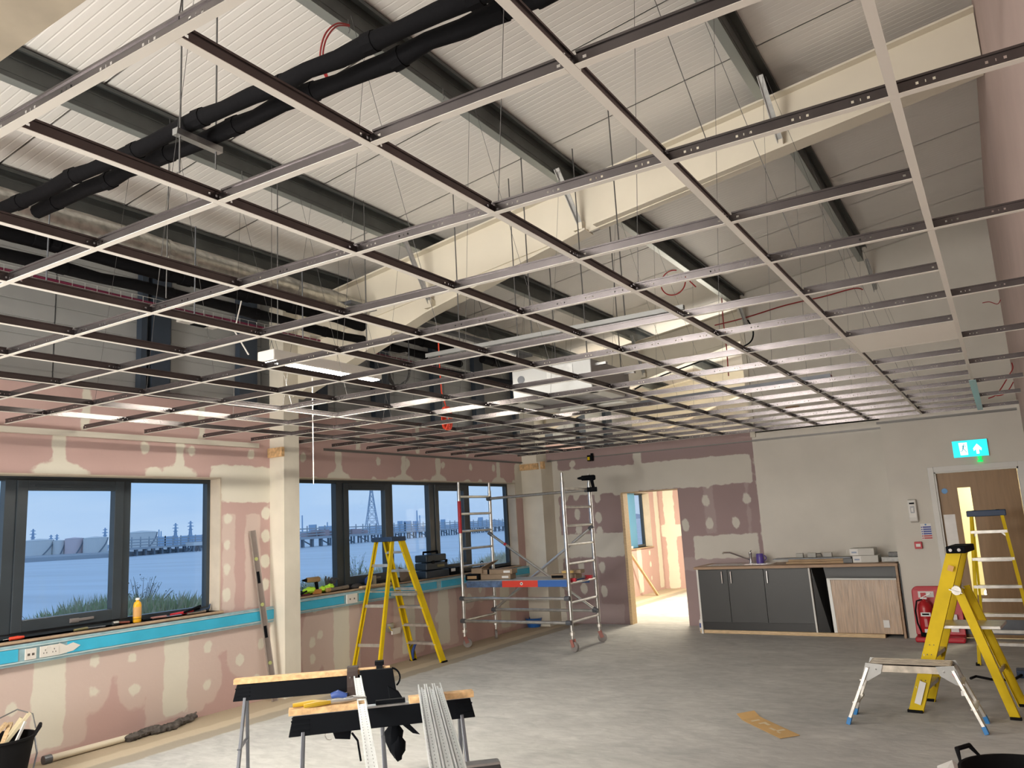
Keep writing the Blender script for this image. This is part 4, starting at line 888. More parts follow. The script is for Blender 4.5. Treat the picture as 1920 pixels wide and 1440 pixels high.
# metal channels resting on the sawhorses
def channel(p0, p1, w, h, label, grp, lip=True):
    p0 = Vector(p0); p1 = Vector(p1); d = (p1-p0).normalized(); a = d.cross(Vector((0, 0, 1))).normalized(); u = a.cross(d)
    e = empty('metal_channel', p0, label, 'metal channel', grp)
    def strip(b, s0, z0, s1, z1, t=.0012):
        A = p0+a*s0+u*z0; B = p0+a*s1+u*z1; D = p1-p0; nrm = (B-A).cross(D).normalized()*t
        b.hexa([A, B, B+nrm, A+nrm], [A+D, B+D, B+nrm+D, A+nrm+D])
    b = MB(); strip(b, -w/2, 0, w/2, 0); strip(b, -w/2, 0, -w/2, h); strip(b, w/2, 0, w/2, h)
    if lip: strip(b, -w/2, h, -w/2+.006, h); strip(b, w/2-.006, h, w/2, h)
    if h > .02: strip(b, -.005, .001, -.004, .012); strip(b, -.004, .012, .004, .012); strip(b, .005, .001, .004, .012)
    b.build('channel_body', mat('new_galvanised', (.80, .83, .84), .38, .55, var=.06, vs=30), e)
    b = MB()
    for k in range(int((p1-p0).length/.05)):
        for s in (-.25, .25):
            q = p0+d*(.03+k*.05)+a*s*w+u*.0016; b.bar(q-d*.008, q+d*.008, .003, .0006)
    b.build('dimple', mat('dimple_grey', (.30, .32, .33), .4, .7), e, kind='stuff'); return e
channel((-3.40, 3.70, .802), (-1.62, 1.86, .77), .042, .012, 'single galvanised channel lying across the sawhorses', 'galvanised channels on the sawhorses')
dv = Vector((-1.50, 2.05, .79))-Vector((-2.76, 3.56, .806))
for k in range(3):
    o = Vector((-2.79, 3.53, .803))+Vector((.0325, .0265, 0))*k
    channel(o, o+dv+Vector((.004*k, 0, 0)), .037, .028, ['left', 'middle', 'right'][k]+' channel of the bundle of three on the sawhorses', 'galvanised channels on the sawhorses')
# tool belt over the far sawhorse
tb = empty('tool_belt', (-3.6, 3.95, .8), 'black and brown leather tool belt draped over the far sawhorse', 'tool belt')
A = Vector((-4.20, 3.47, 0)); D = (Vector((-3.47, 4.08, 0))-A); Dn = D.normalized(); N = Vector((-Dn.y, Dn.x, 0))
def sh(t, s, z): return A+D*t+N*s+Vector((0, 0, z))
pts = [(-.060, .60), (-.062, .70), (-.050, .79), (-.030, .812), (.03, .812), (.05, .78), (.06, .66)]
b = MB()
for (sa, za), (sb_, zb_) in zip(pts[:-1], pts[1:]): b.hexa([sh(.72, sa, za), sh(.79, sa, za), sh(.79, sb_, zb_), sh(.72, sb_, zb_)], [sh(.72, sa*1.15, za+.006), sh(.79, sa*1.15, za+.006), sh(.79, sb_*1.15, zb_+.006), sh(.72, sb_*1.15, zb_+.006)])
b.build('belt_strap', M_leather, tb)
b = MB()
for (sa, za), (sb_, zb_) in zip(pts[:-1], pts[1:]): b.hexa([sh(.91, sa, za), sh(.95, sa, za), sh(.95, sb_, zb_), sh(.91, sb_, zb_)], [sh(.91, sa*1.15, za+.006), sh(.95, sa*1.15, za+.006), sh(.95, sb_*1.15, zb_+.006), sh(.91, sb_*1.15, zb_+.006)])
b.build('webbing_strap', M_plblack, tb)
MB().hexa([sh(.90, -.03, .815), sh(.96, -.03, .815), sh(.96, .03, .815), sh(.90, .03, .815)], [sh(.90, -.025, .84), sh(.96, -.025, .84), sh(.96, .025, .84), sh(.90, .025, .84)]).build('buckle', M_plblack, tb, bevel=.004)
MB().tube([sh(.74, -.073, .765), sh(.74, -.078, .765)], .006, 8).tube([sh(.77, -.073, .765), sh(.77, -.078, .765)], .006, 8).build('rivet', M_chrome, tb)
b = MB(); b.hexa([sh(.80, -.08, .80), sh(1.02, -.08, .80), sh(1.06, -.09, .52), sh(.86, -.09, .56)], [sh(.80, -.05, .80), sh(1.0, -.05, .80), sh(1.03, -.05, .52), sh(.86, -.05, .56)]); b.hexa([sh(.98, -.09, .70), sh(1.05, -.09, .66), sh(1.16, -.10, .50), sh(1.0, -.10, .50)], [sh(.98, -.06, .70), sh(1.05, -.06, .66), sh(1.14, -.06, .50), sh(1.0, -.06, .50)])
b.build('pouch', M_plblack, tb, bevel=.006)
MB().tube(arc(sh(1.0, -.06, .74), tuple(Dn), (0, 0, 1), .06, -.9, 1.4, 8), .006, 6).build('loop', M_plblack, tb)
tag(MB().tube([sh(.62, -.07, .665), sh(.66, -.075, .675), sh(.72, -.08, .66)], [.018, .024, .015], 10).build('screwdriver', M_blue, smooth=True), 'blue tool handle poking out beside the leather belt', 'tool')
# gloves hanging under the middle sawhorse
A2 = Vector((-3.19, 2.97, 0)); D2 = Vector((-2.52, 3.62, 0))-A2; n2 = D2.normalized(); N2 = Vector((-n2.y, n2.x, 0))
def s2p(t, s, z): return A2+D2*t+N2*s+Vector((0, 0, z))
gl = empty('hanging_pouch', s2p(.56, 0, .6), 'black cloth pouch hanging below the middle sawhorse on the right', 'pouch')
b = MB(); b.blob(s2p(.56, .06, .60), .045, .045, .07, 10, .2); b.blob(s2p(.575, .05, .55), .04, .04, .065, 10, .15); b.hexa([s2p(.60, .04, .66), s2p(.64, .04, .66), s2p(.70, .04, .60), s2p(.66, .04, .61)], [s2p(.60, .05, .66), s2p(.64, .05, .66), s2p(.70, .05, .60), s2p(.66, .05, .61)]); b.build('cloth', M_plblack, gl, smooth=True)
gl = empty('hanging_pouch', s2p(.30, 0, .66), 'small black buckle strap hanging below the middle sawhorse on the left', 'pouch')
b = MB(); b.hexa([s2p(.22, .06, .67), s2p(.33, .06, .67), s2p(.32, .06, .61), s2p(.24, .06, .62)], [s2p(.22, .075, .67), s2p(.33, .075, .67), s2p(.32, .075, .61), s2p(.24, .075, .62)]).tube([s2p(.33, .06, .64), s2p(.36, .06, .60), s2p(.375, .06, .50)], .006, 6); b.build('strap', M_plblack, gl)
MB().tube(arc(s2p(.21, .06, .64), tuple(n2), (0, 0, 1), .022, 1.2, 5.2, 8), .003, 5).build('ring', M_chrome, gl)
# snips with yellow handles and a short black bar
tn = empty('tin_snips', s2p(.15, 0, .80), 'yellow-handled tin snips lying on the middle sawhorse', 'tool')
MB().tube([s2p(.02, .01, .812), s2p(.12, .02, .815), s2p(.20, .01, .812)], [.010, .014, .009], 8).tube([s2p(.08, -.035, .812), s2p(.14, -.025, .815), s2p(.22, .0, .812)], [.010, .014, .009], 8).build('handle', mat('snips_gold', (.50, .32, .02), .5), tn, smooth=True)
MB().tube([s2p(.20, .01, .812), s2p(.27, .01, .812), s2p(.34, .03, .812)], [.012, .012, .003], 6).tube([s2p(.22, 0, .812), s2p(.28, .0, .812), s2p(.36, -.0, .812)], [.010, .010, .003], 6).build('blade', M_galv, tn)
tn = empty('tin_snips', s2p(.26, 0, .80), 'plain steel pliers next to the yellow snips', 'tool'); MB().tube([s2p(.28, .02, .815), s2p(.34, .05, .82), s2p(.40, .03, .815)], .005, 6).tube([s2p(.28, .01, .815), s2p(.34, .0, .82), s2p(.41, .01, .815)], .005, 6).build('jaw', M_galv, tn)
MB().bar(s2p(.46, .01, .785), s2p(.62, .01, .785), .03, .02).build('steel_bar', M_plblack, s2)

# ------------------------------------------------------------------ step ladders
def stile(e, p0, p1, w, t, side, wdir, name='stile', m=M_yellow):
    """channel-section stile: broad face w (fore-aft), flange t"""
    p0 = Vector(p0); p1 = Vector(p1); d = (p1-p0).normalized(); s = Vector(side).normalized(); s = (s-d*s.dot(d)).normalized(); f = d.cross(s)
    b = MB()
    def slab(c, hs, hf):
        q = [c-s*hs-f*hf, c+s*hs-f*hf, c+s*hs+f*hf, c-s*hs+f*hf]; D = p1-p0; b.hexa(q, [x+D for x in q])
    slab(p0, .0025, w/2)
    for q in (-1, 1): slab(p0+f*q*(w/2-.002)-s*wdir*t/2, t/2, .0025)
    return b.build(name, m, e)
def step_ladder(name, label, F, T, Rr, U, n, bars, cap, capm, tread_w=.08, front=None, foot=M_rubber, ft=(.088, .028), rt=(.05, .022), first=.14, last=.86, kind='tread'):
    F = [Vector(p) for p in F]; T = [Vector(p) for p in T]; Rr = [Vector(p) for p in Rr]; U = [Vector(p) for p in U]
    e = empty(name, (F[0]+F[1]+Rr[0]+Rr[1])/4, label, 'ladder')
    sd = (F[1]-F[0]).normalized()
    for k in (0, 1):
        sg = 1 if k else -1
        stile(e, F[k], T[k], ft[0], ft[1], sd, sg); stile(e, Rr[k], U[k], rt[0], rt[1], sd, sg)
        MB().bar(F[k]+Vector((0, 0, .0)), F[k]+Vector((0, 0, .02)), ft[0]+.01, .035, sd).build('foot', foot, e); MB().bar(Rr[k], Rr[k]+Vector((0, 0, .02)), rt[0]+.01, .03, sd).build('foot', foot, e)
    fdir = ((F[0]+F[1])/2-(Rr[0]+Rr[1])/2); fdir.z = 0; fdir.normalize()
    for i in range(n):
        t = first+(last-first)*i/(n-1); a = F[0].lerp(T[0], t); c = F[1].lerp(T[1], t)
        b = MB(); b.bar(a, c, tread_w, .006).bar(a+fdir*tread_w*.5-Vector((0, 0, .012)), c+fdir*tread_w*.5-Vector((0, 0, .012)), .004, .028).bar(a-fdir*tread_w*.5-Vector((0, 0, .012)), c-fdir*tread_w*.5-Vector((0, 0, .012)), .004, .028)
        b.build('tread', M_alu, e)
        if i in (0, n-1) :
            for (q, r_) in ((a, c), (c, a)):
                w = (r_-q).normalized(); MB().bar(q-Vector((0, 0, .075)), q+w*.07-Vector((0, 0, .006)), .016, .004, fdir).build('tread_brace', M_alu, e)
    for t in bars:
        a = Rr[0].lerp(U[0], t); c = Rr[1].lerp(U[1], t); MB().bar(a, c, .012, .035).build('rear_bar', M_alu, e)
    if cap:
        c0 = (T[0]+T[1]+U[0]+U[1])/4; L = (T[1]-T[0]).length+.06; z = max(T[0].z, U[0].z)
        b = MB(); b.bar(c0-sd*L/2+Vector((0, 0, z-c0.z+.0)), c0+sd*L/2+Vector((0, 0, z-c0.z+.0)), cap[0], cap[1]); b.build('top_cap', capm, e, bevel=.008)
        for k in (0, 1): MB().tube([c0+sd*(k-.5)*L*.6+Vector((0, 0, z-c0.z+cap[1]/2)), c0+sd*(k-.5)*L*.6+Vector((0, 0, z-c0.z+cap[1]/2+.003))], .018, 10).build('cap_recess', M_plblack, e)
    return e
# A: in front of the far window
la = step_ladder('step_ladder', 'tall yellow step ladder with blue top in front of the far window', [(-6.70, 8.33, 0), (-6.19, 8.30, 0)], [(-6.70, 7.84, 1.54), (-6.42, 7.83, 1.54)],
            [(-6.72, 7.22, 0), (-6.35, 7.27, 0)], [(-6.70, 7.68, 1.54), (-6.43, 7.68, 1.54)], 6, (.22, .50, .80), (.26, .055), M_darkblue, first=.16, last=.90)
for s in (0, 1):
    q = Vector((-6.70 if s == 0 else -6.21, 8.30, .02)); w = Vector((1 if s == 0 else -1, 0, 0))
    MB().tube([q+w*.01, q+w*.03+Vector((0, -.01, .10)), q+w*.075+Vector((0, -.02, .18)), q+w*.14+Vector((0, -.03, .225))], [.022, .02, .018, .012], 8).build('blue_gusset', M_blue, la, smooth=True)
MB().bar((-6.68, 7.93, .86), (-6.30, 7.93, .86), .05, .03).build('clamp_strap', M_alu, la)
for x in (-6.66, -6.33): MB().bar((x, 7.50, .93), (x, 8.03, .88), .006, .016).build('spreader', M_alu, la)
# B: right foreground, seen side-on, with a platform
F = [(-.83, 7.30, 0), (-.77, 7.74, 0)]; T = [(-.40, 7.33, 1.235), (-.36, 7.66, 1.235)]
lb = step_ladder('step_ladder', 'yellow platform step ladder with black cap, seen side-on on the right', F, T, [(-.15, 7.27, 0), (-.09, 7.73, 0)], [(-.41, 7.31, .94), (-.37, 7.68, .94)], 3, (.33,), None, None, ft=(.10, .03), rt=(.065, .028), first=.16, last=.36)
MB().bar((-.385, 7.30, 1.25), (-.335, 7.70, 1.25), .14, .055).build('top_cap', M_plblack, lb, bevel=.008)
for y in (7.27, ): 
    for x in (-.42, -.36): MB().tube([(x, y, 1.25), (x, y+.01, 1.25)], .013, 10).build('cap_bolt', M_chrome, lb)
MB().hexa([(-.60, 7.34, .64), (-.16, 7.34, .64), (-.12, 7.70, .64), (-.56, 7.70, .64)], [(-.60, 7.34, .665), (-.16, 7.34, .665), (-.12, 7.70, .665), (-.56, 7.70, .665)]).build('platform', M_alu, lb, bevel=.003)
for y in (7.285, 7.69): MB().tube([(-.42, y, .94), (-.42, y-.012, .94)], .035, 14).bar((-.47, y-.004, .95), (-.38, y-.004, .92), .008, .05, (0, 1, 0)).build('hinge_plate', M_alu, lb)
MB().bar(Vector((-.805, 7.276, .07)), Vector((-.745, 7.279, .24)), .001, .045, (1, 0, 0)).build('label', M_paper, lb)
MB().bar((-.445, 7.282, 1.09), (-.430, 7.282, 1.13), .001, .04, (1, 0, 0)).build('label', M_label, lb)
for t in (.30, .36, .42, .20):
    p = Vector(F[0]).lerp(Vector(T[0]), t); MB().tube([p+Vector((-.015, -.002, 0)), p+Vector((-.015, -.008, 0))], .004, 6).tube([p+Vector((.015, -.002, 0)), p+Vector((.015, -.008, 0))], .004, 6).build('rivet', M_wire, lb)
# C: in front of the door
step_ladder('step_ladder', 'yellow step ladder with dark blue cap facing the camera in front of the oak door', [(-.45, 9.47, 0), (.10, 9.47, 0)], [(-.335, 9.80, 1.48), (-.035, 9.80, 1.48)],
            [(-.42, 10.62, 0), (.08, 10.62, 0)], [(-.33, 9.95, 1.48), (-.04, 9.95, 1.48)], 5, (.12, .36, .66), (.24, .062), M_darkblue, ft=(.07, .028), rt=(.045, .022), first=.145, last=.88)

# ------------------------------------------------------------------ work platform
hp = empty('work_platform', (-.79, 6.95, 0), 'low dusty aluminium hop-up platform with blue feet beside the side-on ladder', 'platform')
tz = .445; x0, x1 = -1.06, -.50
b = MB(); b.box(x0, x1, 6.83, 7.09, tz-.012, tz).box(x0, x1, 6.83, 6.838, tz-.06, tz).box(x0, x1, 7.082, 7.09, tz-.06, tz); b.build('deck', mat('scuffed_deck', (.50, .45, .38), .55, .3, var=.25, vs=18, stretch=(1, 12, 1)), hp, bevel=.002)
for i in range(5): MB().box(x0+.01, x1-.01, 6.86+i*.05, 6.868+i*.05, tz, tz+.003).build('deck_rib', MATS['scuffed_deck'], hp)
for sx, xa_, xf in ((-1, x0, -1.25), (1, x1, -.33)):
    for y, yf in ((6.835, 6.79), (7.085, 7.12)):
        top = Vector((xa_+sx*.01, y, tz-.03)); ft = Vector((xf, yf, .01))
        MB().bar(ft, top, .022, .05, (0, 1, 0)).build('leg', M_alu, hp, bevel=.002)
        MB().bar(ft-Vector((0, 0, .01)), ft+(top-ft)*.10, .03, .06, (0, 1, 0)).build('foot', M_blue if False else mat('foot_blue', (.03, .20, .50), .45), hp, bevel=.003)
        MB().prism([(xa_-sx*.10, y-.014, tz-.005), (xa_+sx*.02, y-.014, tz+.005), (xa_+sx*.055, y-.014, tz-.10), (xa_+sx*.02, y-.014, tz-.13), (xa_-sx*.08, y-.014, tz-.07)], (0, .004, 0)).build('hinge_plate', M_greyleg if False else mat('zinc_plate', (.38, .38, .37), .4, .6, var=.1), hp)
        for q in ((xa_, tz-.03), (xa_+sx*.02, tz-.08), (xa_-sx*.05, tz-.04)): MB().tube([(q[0], y-.014, q[1]), (q[0], y-.019, q[1])], .006, 8).build('rivet', M_chrome, hp)
    for t in (.35, .72):
        a = Vector((xf, 6.79, 0)).lerp(Vector((xa_, 6.835, tz)), t); c = Vector((xf, 7.12, 0)).lerp(Vector((xa_, 7.085, tz)), t); MB().bar(a, c, .045, .012).build('rung', M_alu, hp)
MB().bar((-.49, 6.815, .40), (-.455, 6.812, .33), .004, .02, (1, 0, 0)).build('red_latch', M_redst, hp); 
for xx, zz in ((-.445, .27), (-1.125, .27)): MB().box(xx-.012, xx+.012, 6.795, 6.80, zz-.02, zz+.015).build('label', M_paper, hp)

# ------------------------------------------------------------------ scaffold tower
sc = empty('scaffold_tower', (-5.8, 9.75, 0), 'aluminium mobile scaffold tower with red and blue platform in the corner', 'scaffold')
SX0, SX1, SY0, SY1, ST = -6.60, -4.93, 9.35, 10.15, 2.27
rg = [.36+.243*i for i in range(8)]
for x in (SX0, SX1):
    for y in (SY0, SY1):
        MB().tube([(x, y, .26), (x, y, ST-.12)], .025, 12).tube([(x, y, ST-.12), (x, y, ST)], .019, 10).build('post', M_aluscaf, sc, smooth=True)
    for z in rg: MB().tube([(x, SY0, z), (x, SY1, z)], .018, 8).build('rung', M_aluscaf, sc, smooth=True)
MB().tube([(SX0, SY0, 1.55), (SX0, SY0, 2.0)], .0258, 12).build('red_band', M_redst, sc, smooth=True)
def hbar(a, c, r=.021):
    o = MB().tube([a, c], r, 10).build('brace', M_aluscaf, sc, smooth=True)
    for p, q in ((Vector(a), Vector(c)), (Vector(c), Vector(a))): d = (q-p).normalized(); MB().tube([p-d*.02, p+d*.05], r+.009, 8).build('brace_clip', M_greyleg, sc)
hbar((SX0, SY0-.04, .66), (SX1, SY0-.04, .66)); hbar((SX0, SY0-.04, .36), (SX1, SY0-.04, .36)); hbar((SX0, SY1-.05, .42), (SX1, SY1-.05, .42)); hbar((SX0, SY1-.04, 2.03), (SX1, SY1-.04, 2.05))
hbar((SX0, SY1-.05, 1.52), (SX1, SY1-.05, .42), .019); hbar((SX0, SY1-.01, .42), (SX1, SY1-.01, 1.54), .019)
MB().tube([(SX0+.25, SY1-.05, 1.36), (SX0+.28, SY1-.05, 1.34)], .021, 10).build('red_collar', M_redst, sc)
pf = MB().box(SX0+.03, SX1-.02, 9.42, 9.98, .875, .89).build('platform_deck', mat('pale_ply_deck', (.42, .44, .46), .6, var=.08), sc, bevel=.002)
for a, c, m_ in ((SX0+.03, -5.98, mat('worn_blue', (.08, .13, .24), .55, var=.4, vs=15)), (-5.98, -5.42, mat('deck_red', (.62, .05, .03), .45)), (-5.42, SX1-.02, mat('deck_blue', (.03, .12, .40), .45))):
    MB().box(a, c, 9.40, 9.42, .80, .885).build('side_beam', m_, pf); MB().box(a, c, 9.98, 10.0, .80, .885).build('side_beam', m_, pf)
MB().tube([(-5.67, 9.40, .845), (-5.67, 9.394, .845)], .02, 12).build('disc', M_paper, pf); MB().tube([(-5.67, 9.394, .845), (-5.67, 9.390, .845)], .009, 10).build('disc_centre', M_plblack, pf)
MB().box(SX1-.04, SX1+.06, 9.43, 9.47, .86, .905).box(SX1-.04, SX1+.06, 9.9, 9.94, .86, .905).build('hook', M_redst, pf)
for x, y, an in ((SX0, SY0, .6), (SX0, SY1, 2.2), (SX1, SY0, -.3), (SX1, SY1, .4)):
    MB().tube([(x, y, .14), (x, y, .27)], .017, 8).tube([(x, y, .20), (x, y, .235)], .035, 8).build('adjuster', M_alu, sc)
    dx, dy = math.cos(an), math.sin(an); wx, wy = x+.035*dx, y+.035*dy
    k = MB().bar((wx-dy*.028, wy+dx*.028, .06), (x-dy*.028, y+dx*.028, .15), .004, .05, (dx, dy, 0)).bar((wx+dy*.028, wy-dx*.028, .06), (x+dy*.028, y-dx*.028, .15), .004, .05, (dx, dy, 0)).build('caster_fork', mat('dusty_red_fork', (.30, .12, .10), .6, var=.3), sc)
    MB().tube([(wx-dy*.018, wy+dx*.018, .062), (wx+dy*.018, wy-dx*.018, .062)], .062, 18).build('caster_wheel', mat('grey_caster', (.22, .20, .19), .6, var=.2), sc, bevel=.004)
# boxes etc. on the platform
def yawbox(name, c, sx, sy, sz, rot, m, label, cat, extra=None, group=None):
    c = Vector(c); e = empty(name, c, label, cat, group); MB().box(c.x-sx/2, c.x+sx/2, c.y-sy/2, c.y+sy/2, c.z, c.z+sz).build('body', m, e, bevel=min(.004, sz*.1))
    if extra: extra(e, c)
    e.rotation_euler[2] = rot; return e
Mcard2 = mat('dusty_cardboard', (.30, .22, .15), .85, var=.1)
def lab(e, c, dx=.12, w=.09, z0=.015, z1=.045, sy=0): MB().box(c.x+dx, c.x+dx+w, c.y-sy-.003, c.y-sy, c.z+z0, c.z+z1).build('label', M_paper, e)
yawbox('cardboard_box', (-6.22, 9.66, .892), .50, .18, .07, .10, Mcard2, 'long low cardboard box on the scaffold platform, lower of the pair', 'box', lambda e, c: lab(e, c, .12, .1, sy=.09))
yawbox('cardboard_box', (-6.20, 9.67, .963), .50, .18, .065, .12, Mcard2, 'long low cardboard box on the scaffold platform, upper of the pair', 'box', lambda e, c: (lab(e, c, .12, .1, sy=.09), MB().box(c.x-.13, c.x-.10, c.y-.092, c.y+.09, c.z, c.z+.066).build('tape', M_plblack, e)))
yawbox('small_box', (-6.52, 9.52, .892), .20, .14, .085, .2, M_plblack, 'black and tan parts box at the left end of the scaffold platform', 'box', lambda e, c: MB().box(c.x-.07, c.x+.07, c.y-.073, c.y-.07, c.z+.02, c.z+.06).build('label', mat('tan_label', (.35, .22, .10), .6), e))
ob = empty('open_carton', (-6.45, 9.62, .98), 'open brown carton with raised flaps on the scaffold platform', 'box')
MB().box(-6.56, -6.38, 9.52, 9.70, .98, 1.05).build('carton', Mcard2, ob); MB().hexa([(-6.40, 9.52, 1.05), (-6.38, 9.70, 1.05), (-6.22, 9.72, 1.15), (-6.24, 9.56, 1.13)], [(-6.405, 9.52, 1.055), (-6.385, 9.70, 1.055), (-6.225, 9.72, 1.155), (-6.245, 9.56, 1.135)]).build('flap', Mcard2, ob)
yawbox('cardboard_box', (-5.10, 9.62, .892), .36, .20, .06, .05, Mcard2, 'flat cardboard box on the right end of the scaffold platform', 'box', lambda e, c: MB().box(c.x-.17, c.x+.0, c.y-.103, c.y-.10, c.z+.01, c.z+.045).build('label', M_plblack, e))
yawbox('cardboard_box', (-5.02, 9.66, .953), .28, .16, .045, .12, Mcard2, 'small cardboard box on top of the right platform box', 'box', lambda e, c: MB().box(c.x-.12, c.x+.04, c.y-.083, c.y-.08, c.z+.008, c.z+.036).build('label', mat('gold_label', (.50, .33, .08), .5), e))
# cordless drill on the scaffold post, laser on the wall trim, blue bucket behind
def drill(name, p, s, body, accent, label, rz=0):
    p = Vector(p); e = empty(name, p, label, 'power tool')
    MB().tube([p+Vector((-.09*s, 0, .17*s)), p+Vector((.06*s, 0, .17*s)), p+Vector((.08*s, 0, .17*s))], [.030*s, .034*s, .024*s], 12).build('motor_housing', body, e, smooth=True)
    MB().tube([p+Vector((-.14*s, 0, .17*s)), p+Vector((-.09*s, 0, .17*s))], [.010*s, .022*s], 10).build('chuck', M_plblack, e, smooth=True)
    MB().tube([p+Vector((.03*s, 0, .15*s)), p+Vector((.045*s, 0, .05*s))], [.022*s, .020*s], 10).build('grip', M_plblack, e, smooth=True)
    MB().box(p.x-.03*s, p.x+.09*s, p.y-.035*s, p.y+.035*s, p.z, p.z+.055*s).build('battery', accent, e, bevel=.006)
    e.rotation_euler[2] = rz; return e
drill('nail_gun', (-4.90, 10.10, 2.02), 1.15, M_plblack, M_plblack, 'black cordless tool hooked on top of the right scaffold post', .4)
lz_ = empty('laser_level', (-5.72, 11.78, 2.66), 'small black and yellow laser level on the far wall trim', 'laser level')
p = aY(1107, 857, YF-.07)
MB().box(p.x-.045, p.x+.035, p.y-.04, p.y+.05, p.z-.065, p.z+.03).box(p.x+.01, p.x+.045, p.y-.02, p.y+.02, p.z-.03, p.z+.06).build('body', M_plblack, lz_, bevel=.006); MB().box(p.x-.035, p.x+.005, p.y-.045, p.y-.04, p.z-.05, p.z+.0).build('yellow_panel', M_yellow, lz_)
bk = empty('blue_bucket', (-6.25, 11.2, 0), 'blue bucket behind the scaffold in the far corner', 'bucket')
p = aZ(1004, 1171); p.y -= .25; p.x += .12
MB().lathe([(.10, 0), (.13, .13), (.137, .135), (.13, .14), (.10, .01)], (p.x, p.y, 0), 20).build('bucket', mat('bright_blue', (.02, .12, .42), .4), bk, smooth=True)

# ------------------------------------------------------------------ spirit level, pipe and cloth along the wall
sl = empty('spirit_level', (-6.60, 5.93, 0), 'long aluminium spirit level leaning against the window wall beside the column', 'spirit level')
a = Vector((-6.60, 5.96, .004)); c = aX(473, 995, XW+.05); up = (1, .0, .25)
d = (c-a).normalized(); fn = Vector((1, -.35, 0)).normalized(); wd = d.cross(fn).normalized()
MB().bar(a, c, .058, .004, fn).build('web', mat('level_body', (.26, .22, .20), .45, .5, var=.1), sl)
MB().bar(a+wd*.028, c+wd*.028, .007, .026, fn).bar(a-wd*.028, c-wd*.028, .007, .026, fn).build('flange', mat('level_flange', (.40, .35, .32), .4, .5), sl)
for t in (.22, .56, .83): q = a.lerp(c, t); MB().tube([q-fn*.006, q+fn*.009], .019, 12).build('vial', mat('vial_green', (.42, .45, .18), .2), sl)
for t in (.40, .72): q = a.lerp(c, t); MB().bar(q-d*.06, q+d*.06, .030, .008, fn).build('hand_hole', M_plblack, sl)
p0 = aZ(88, 1424, .03); p1 = aZ(258, 1378, .03)
wp = empty('plastic_pipe', p0, 'cream plastic pipe lying on the floor at the foot of the window wall', 'pipe')
MB().tube([p0, p1], .026, 14).build('pipe', mat('cream_plastic', (.68, .62, .50), .4), wp, smooth=True); MB().tube([p0-Vector((0, .03, 0)), p0+Vector((0, .03, 0))], .034, 14).build('coupler', M_greyleg, wp)
for k, (a_, c_) in enumerate((((248, 1385), (290, 1369)), ((292, 1372), (322, 1364)), ((322, 1364), (358, 1347)))):
    A_ = aZ(*a_, .02); B_ = aZ(*c_, .02); b = MB()
    for q in range(5): pp = A_.lerp(B_, q/4); b.blob(pp+Vector((random.uniform(-.01, .01), 0, .01)), .045, .06, .03, 10, .3)
    if k == 2: b.tube([B_, B_+Vector((.0, .06, .045))], [.03, .005], 6)
    tag(b.build('glove', M_sock, smooth=True), ['nearest', 'middle', 'farthest'][k]+' dusty black glove lying on the floor along the window wall', 'glove')

# ------------------------------------------------------------------ tubs
def tub(name, c, r0, r1, h, label):
    e = empty(name, c, label, 'tub')
    MB().lathe([(0, 0), (r0, 0), (r1, h-.02), (r1+.012, h-.015), (r1+.012, h), (r1-.003, h), (r1-.006, h-.02), (r0-.006, .008), (0, .008)], c, 40).build('tub_body', M_rubber, e, smooth=True)
    return e
TC = Vector((-6.38, 3.20, 0)); t = tub('rubber_tub', TC, .17, .225, .34, 'black rubber tub of timber offcuts at the lower left corner')
def ear(e, c, r, h, an):
    d = Vector((math.cos(an), math.sin(an), 0)); n = Vector((-d.y, d.x, 0)); q = Vector(c)+d*r+Vector((0, 0, h))
    MB().tube([q-n*.085+Vector((0, 0, -.01)), q-n*.05+d*.035+Vector((0, 0, .05)), q+n*.05+d*.035+Vector((0, 0, .05)), q+n*.085+Vector((0, 0, -.01))], [.006, .013, .013, .006], 8).build('handle', M_rubber, e, smooth=True)
ear(t, TC, .22, .335, 1.05); ear(t, TC, .22, .335, 4.2)
MB().tube([TC+Vector((.05, .22, .33)), TC+Vector((.14, .20, .20)), TC+Vector((.17, .16, .10)), TC+Vector((.19, .15, .05))], .006, 6).build('grey_cord', M_greyleg, t)
for k, (a_, c_, w, m_) in enumerate((((-.05, -.05, .15), (.02, .20, .47), .035, mat('pale_wood', (.62, .55, .38), .7)), ((-.10, .02, .2), (-.02, .16, .44), .03, MATS['pale_wood']), ((.06, -.04, .2), (-.12, .14, .40), .03, M_timber), ((-.12, -.12, .2), (-.10, .10, .41), .04, M_timber), ((.10, .02, .2), (.06, .15, .42), .012, M_paper))):
    tag(MB().bar(TC+Vector(a_), TC+Vector(c_), w, .02).build('timber_offcut', m_), ['long pale offcut standing tallest in the black tub', 'second pale offcut in the black tub', 'tan offcut leaning left in the black tub', 'wide tan offcut at the back of the black tub', 'thin white strip in the black tub'][k], 'timber')
tag(MB().tube([TC+Vector((-.12, -.2, .32)), TC+Vector((-.10, .0, .44)), TC+Vector((-.04, .14, .50)), TC+Vector((.04, .21, .46)), TC+Vector((.07, .22, .36))], .005, 6).build('wire_loop', M_wire), 'thin dark wire arching over the black tub of offcuts', 'wire')
T2 = Vector((-.10, 4.76, 0)); t = tub('rubber_tub', T2, .19, .27, .34, 'empty black rubber tub at the lower right corner')
ear(t, T2, .265, .335, 2.6)
tag(MB().add([tuple(aZ(1757, 1436, .06)), tuple(aZ(1800, 1436, .06)), tuple(aZ(1800, 1475, .01)), tuple(aZ(1757, 1475, .01)), tuple(aZ(1785, 1425, .10))], [(0, 1, 4), (1, 2, 4), (2, 3, 4), (3, 0, 4)]).build('crumpled_paper', M_paper), 'crumpled white paper next to the right rubber tub', 'paper')
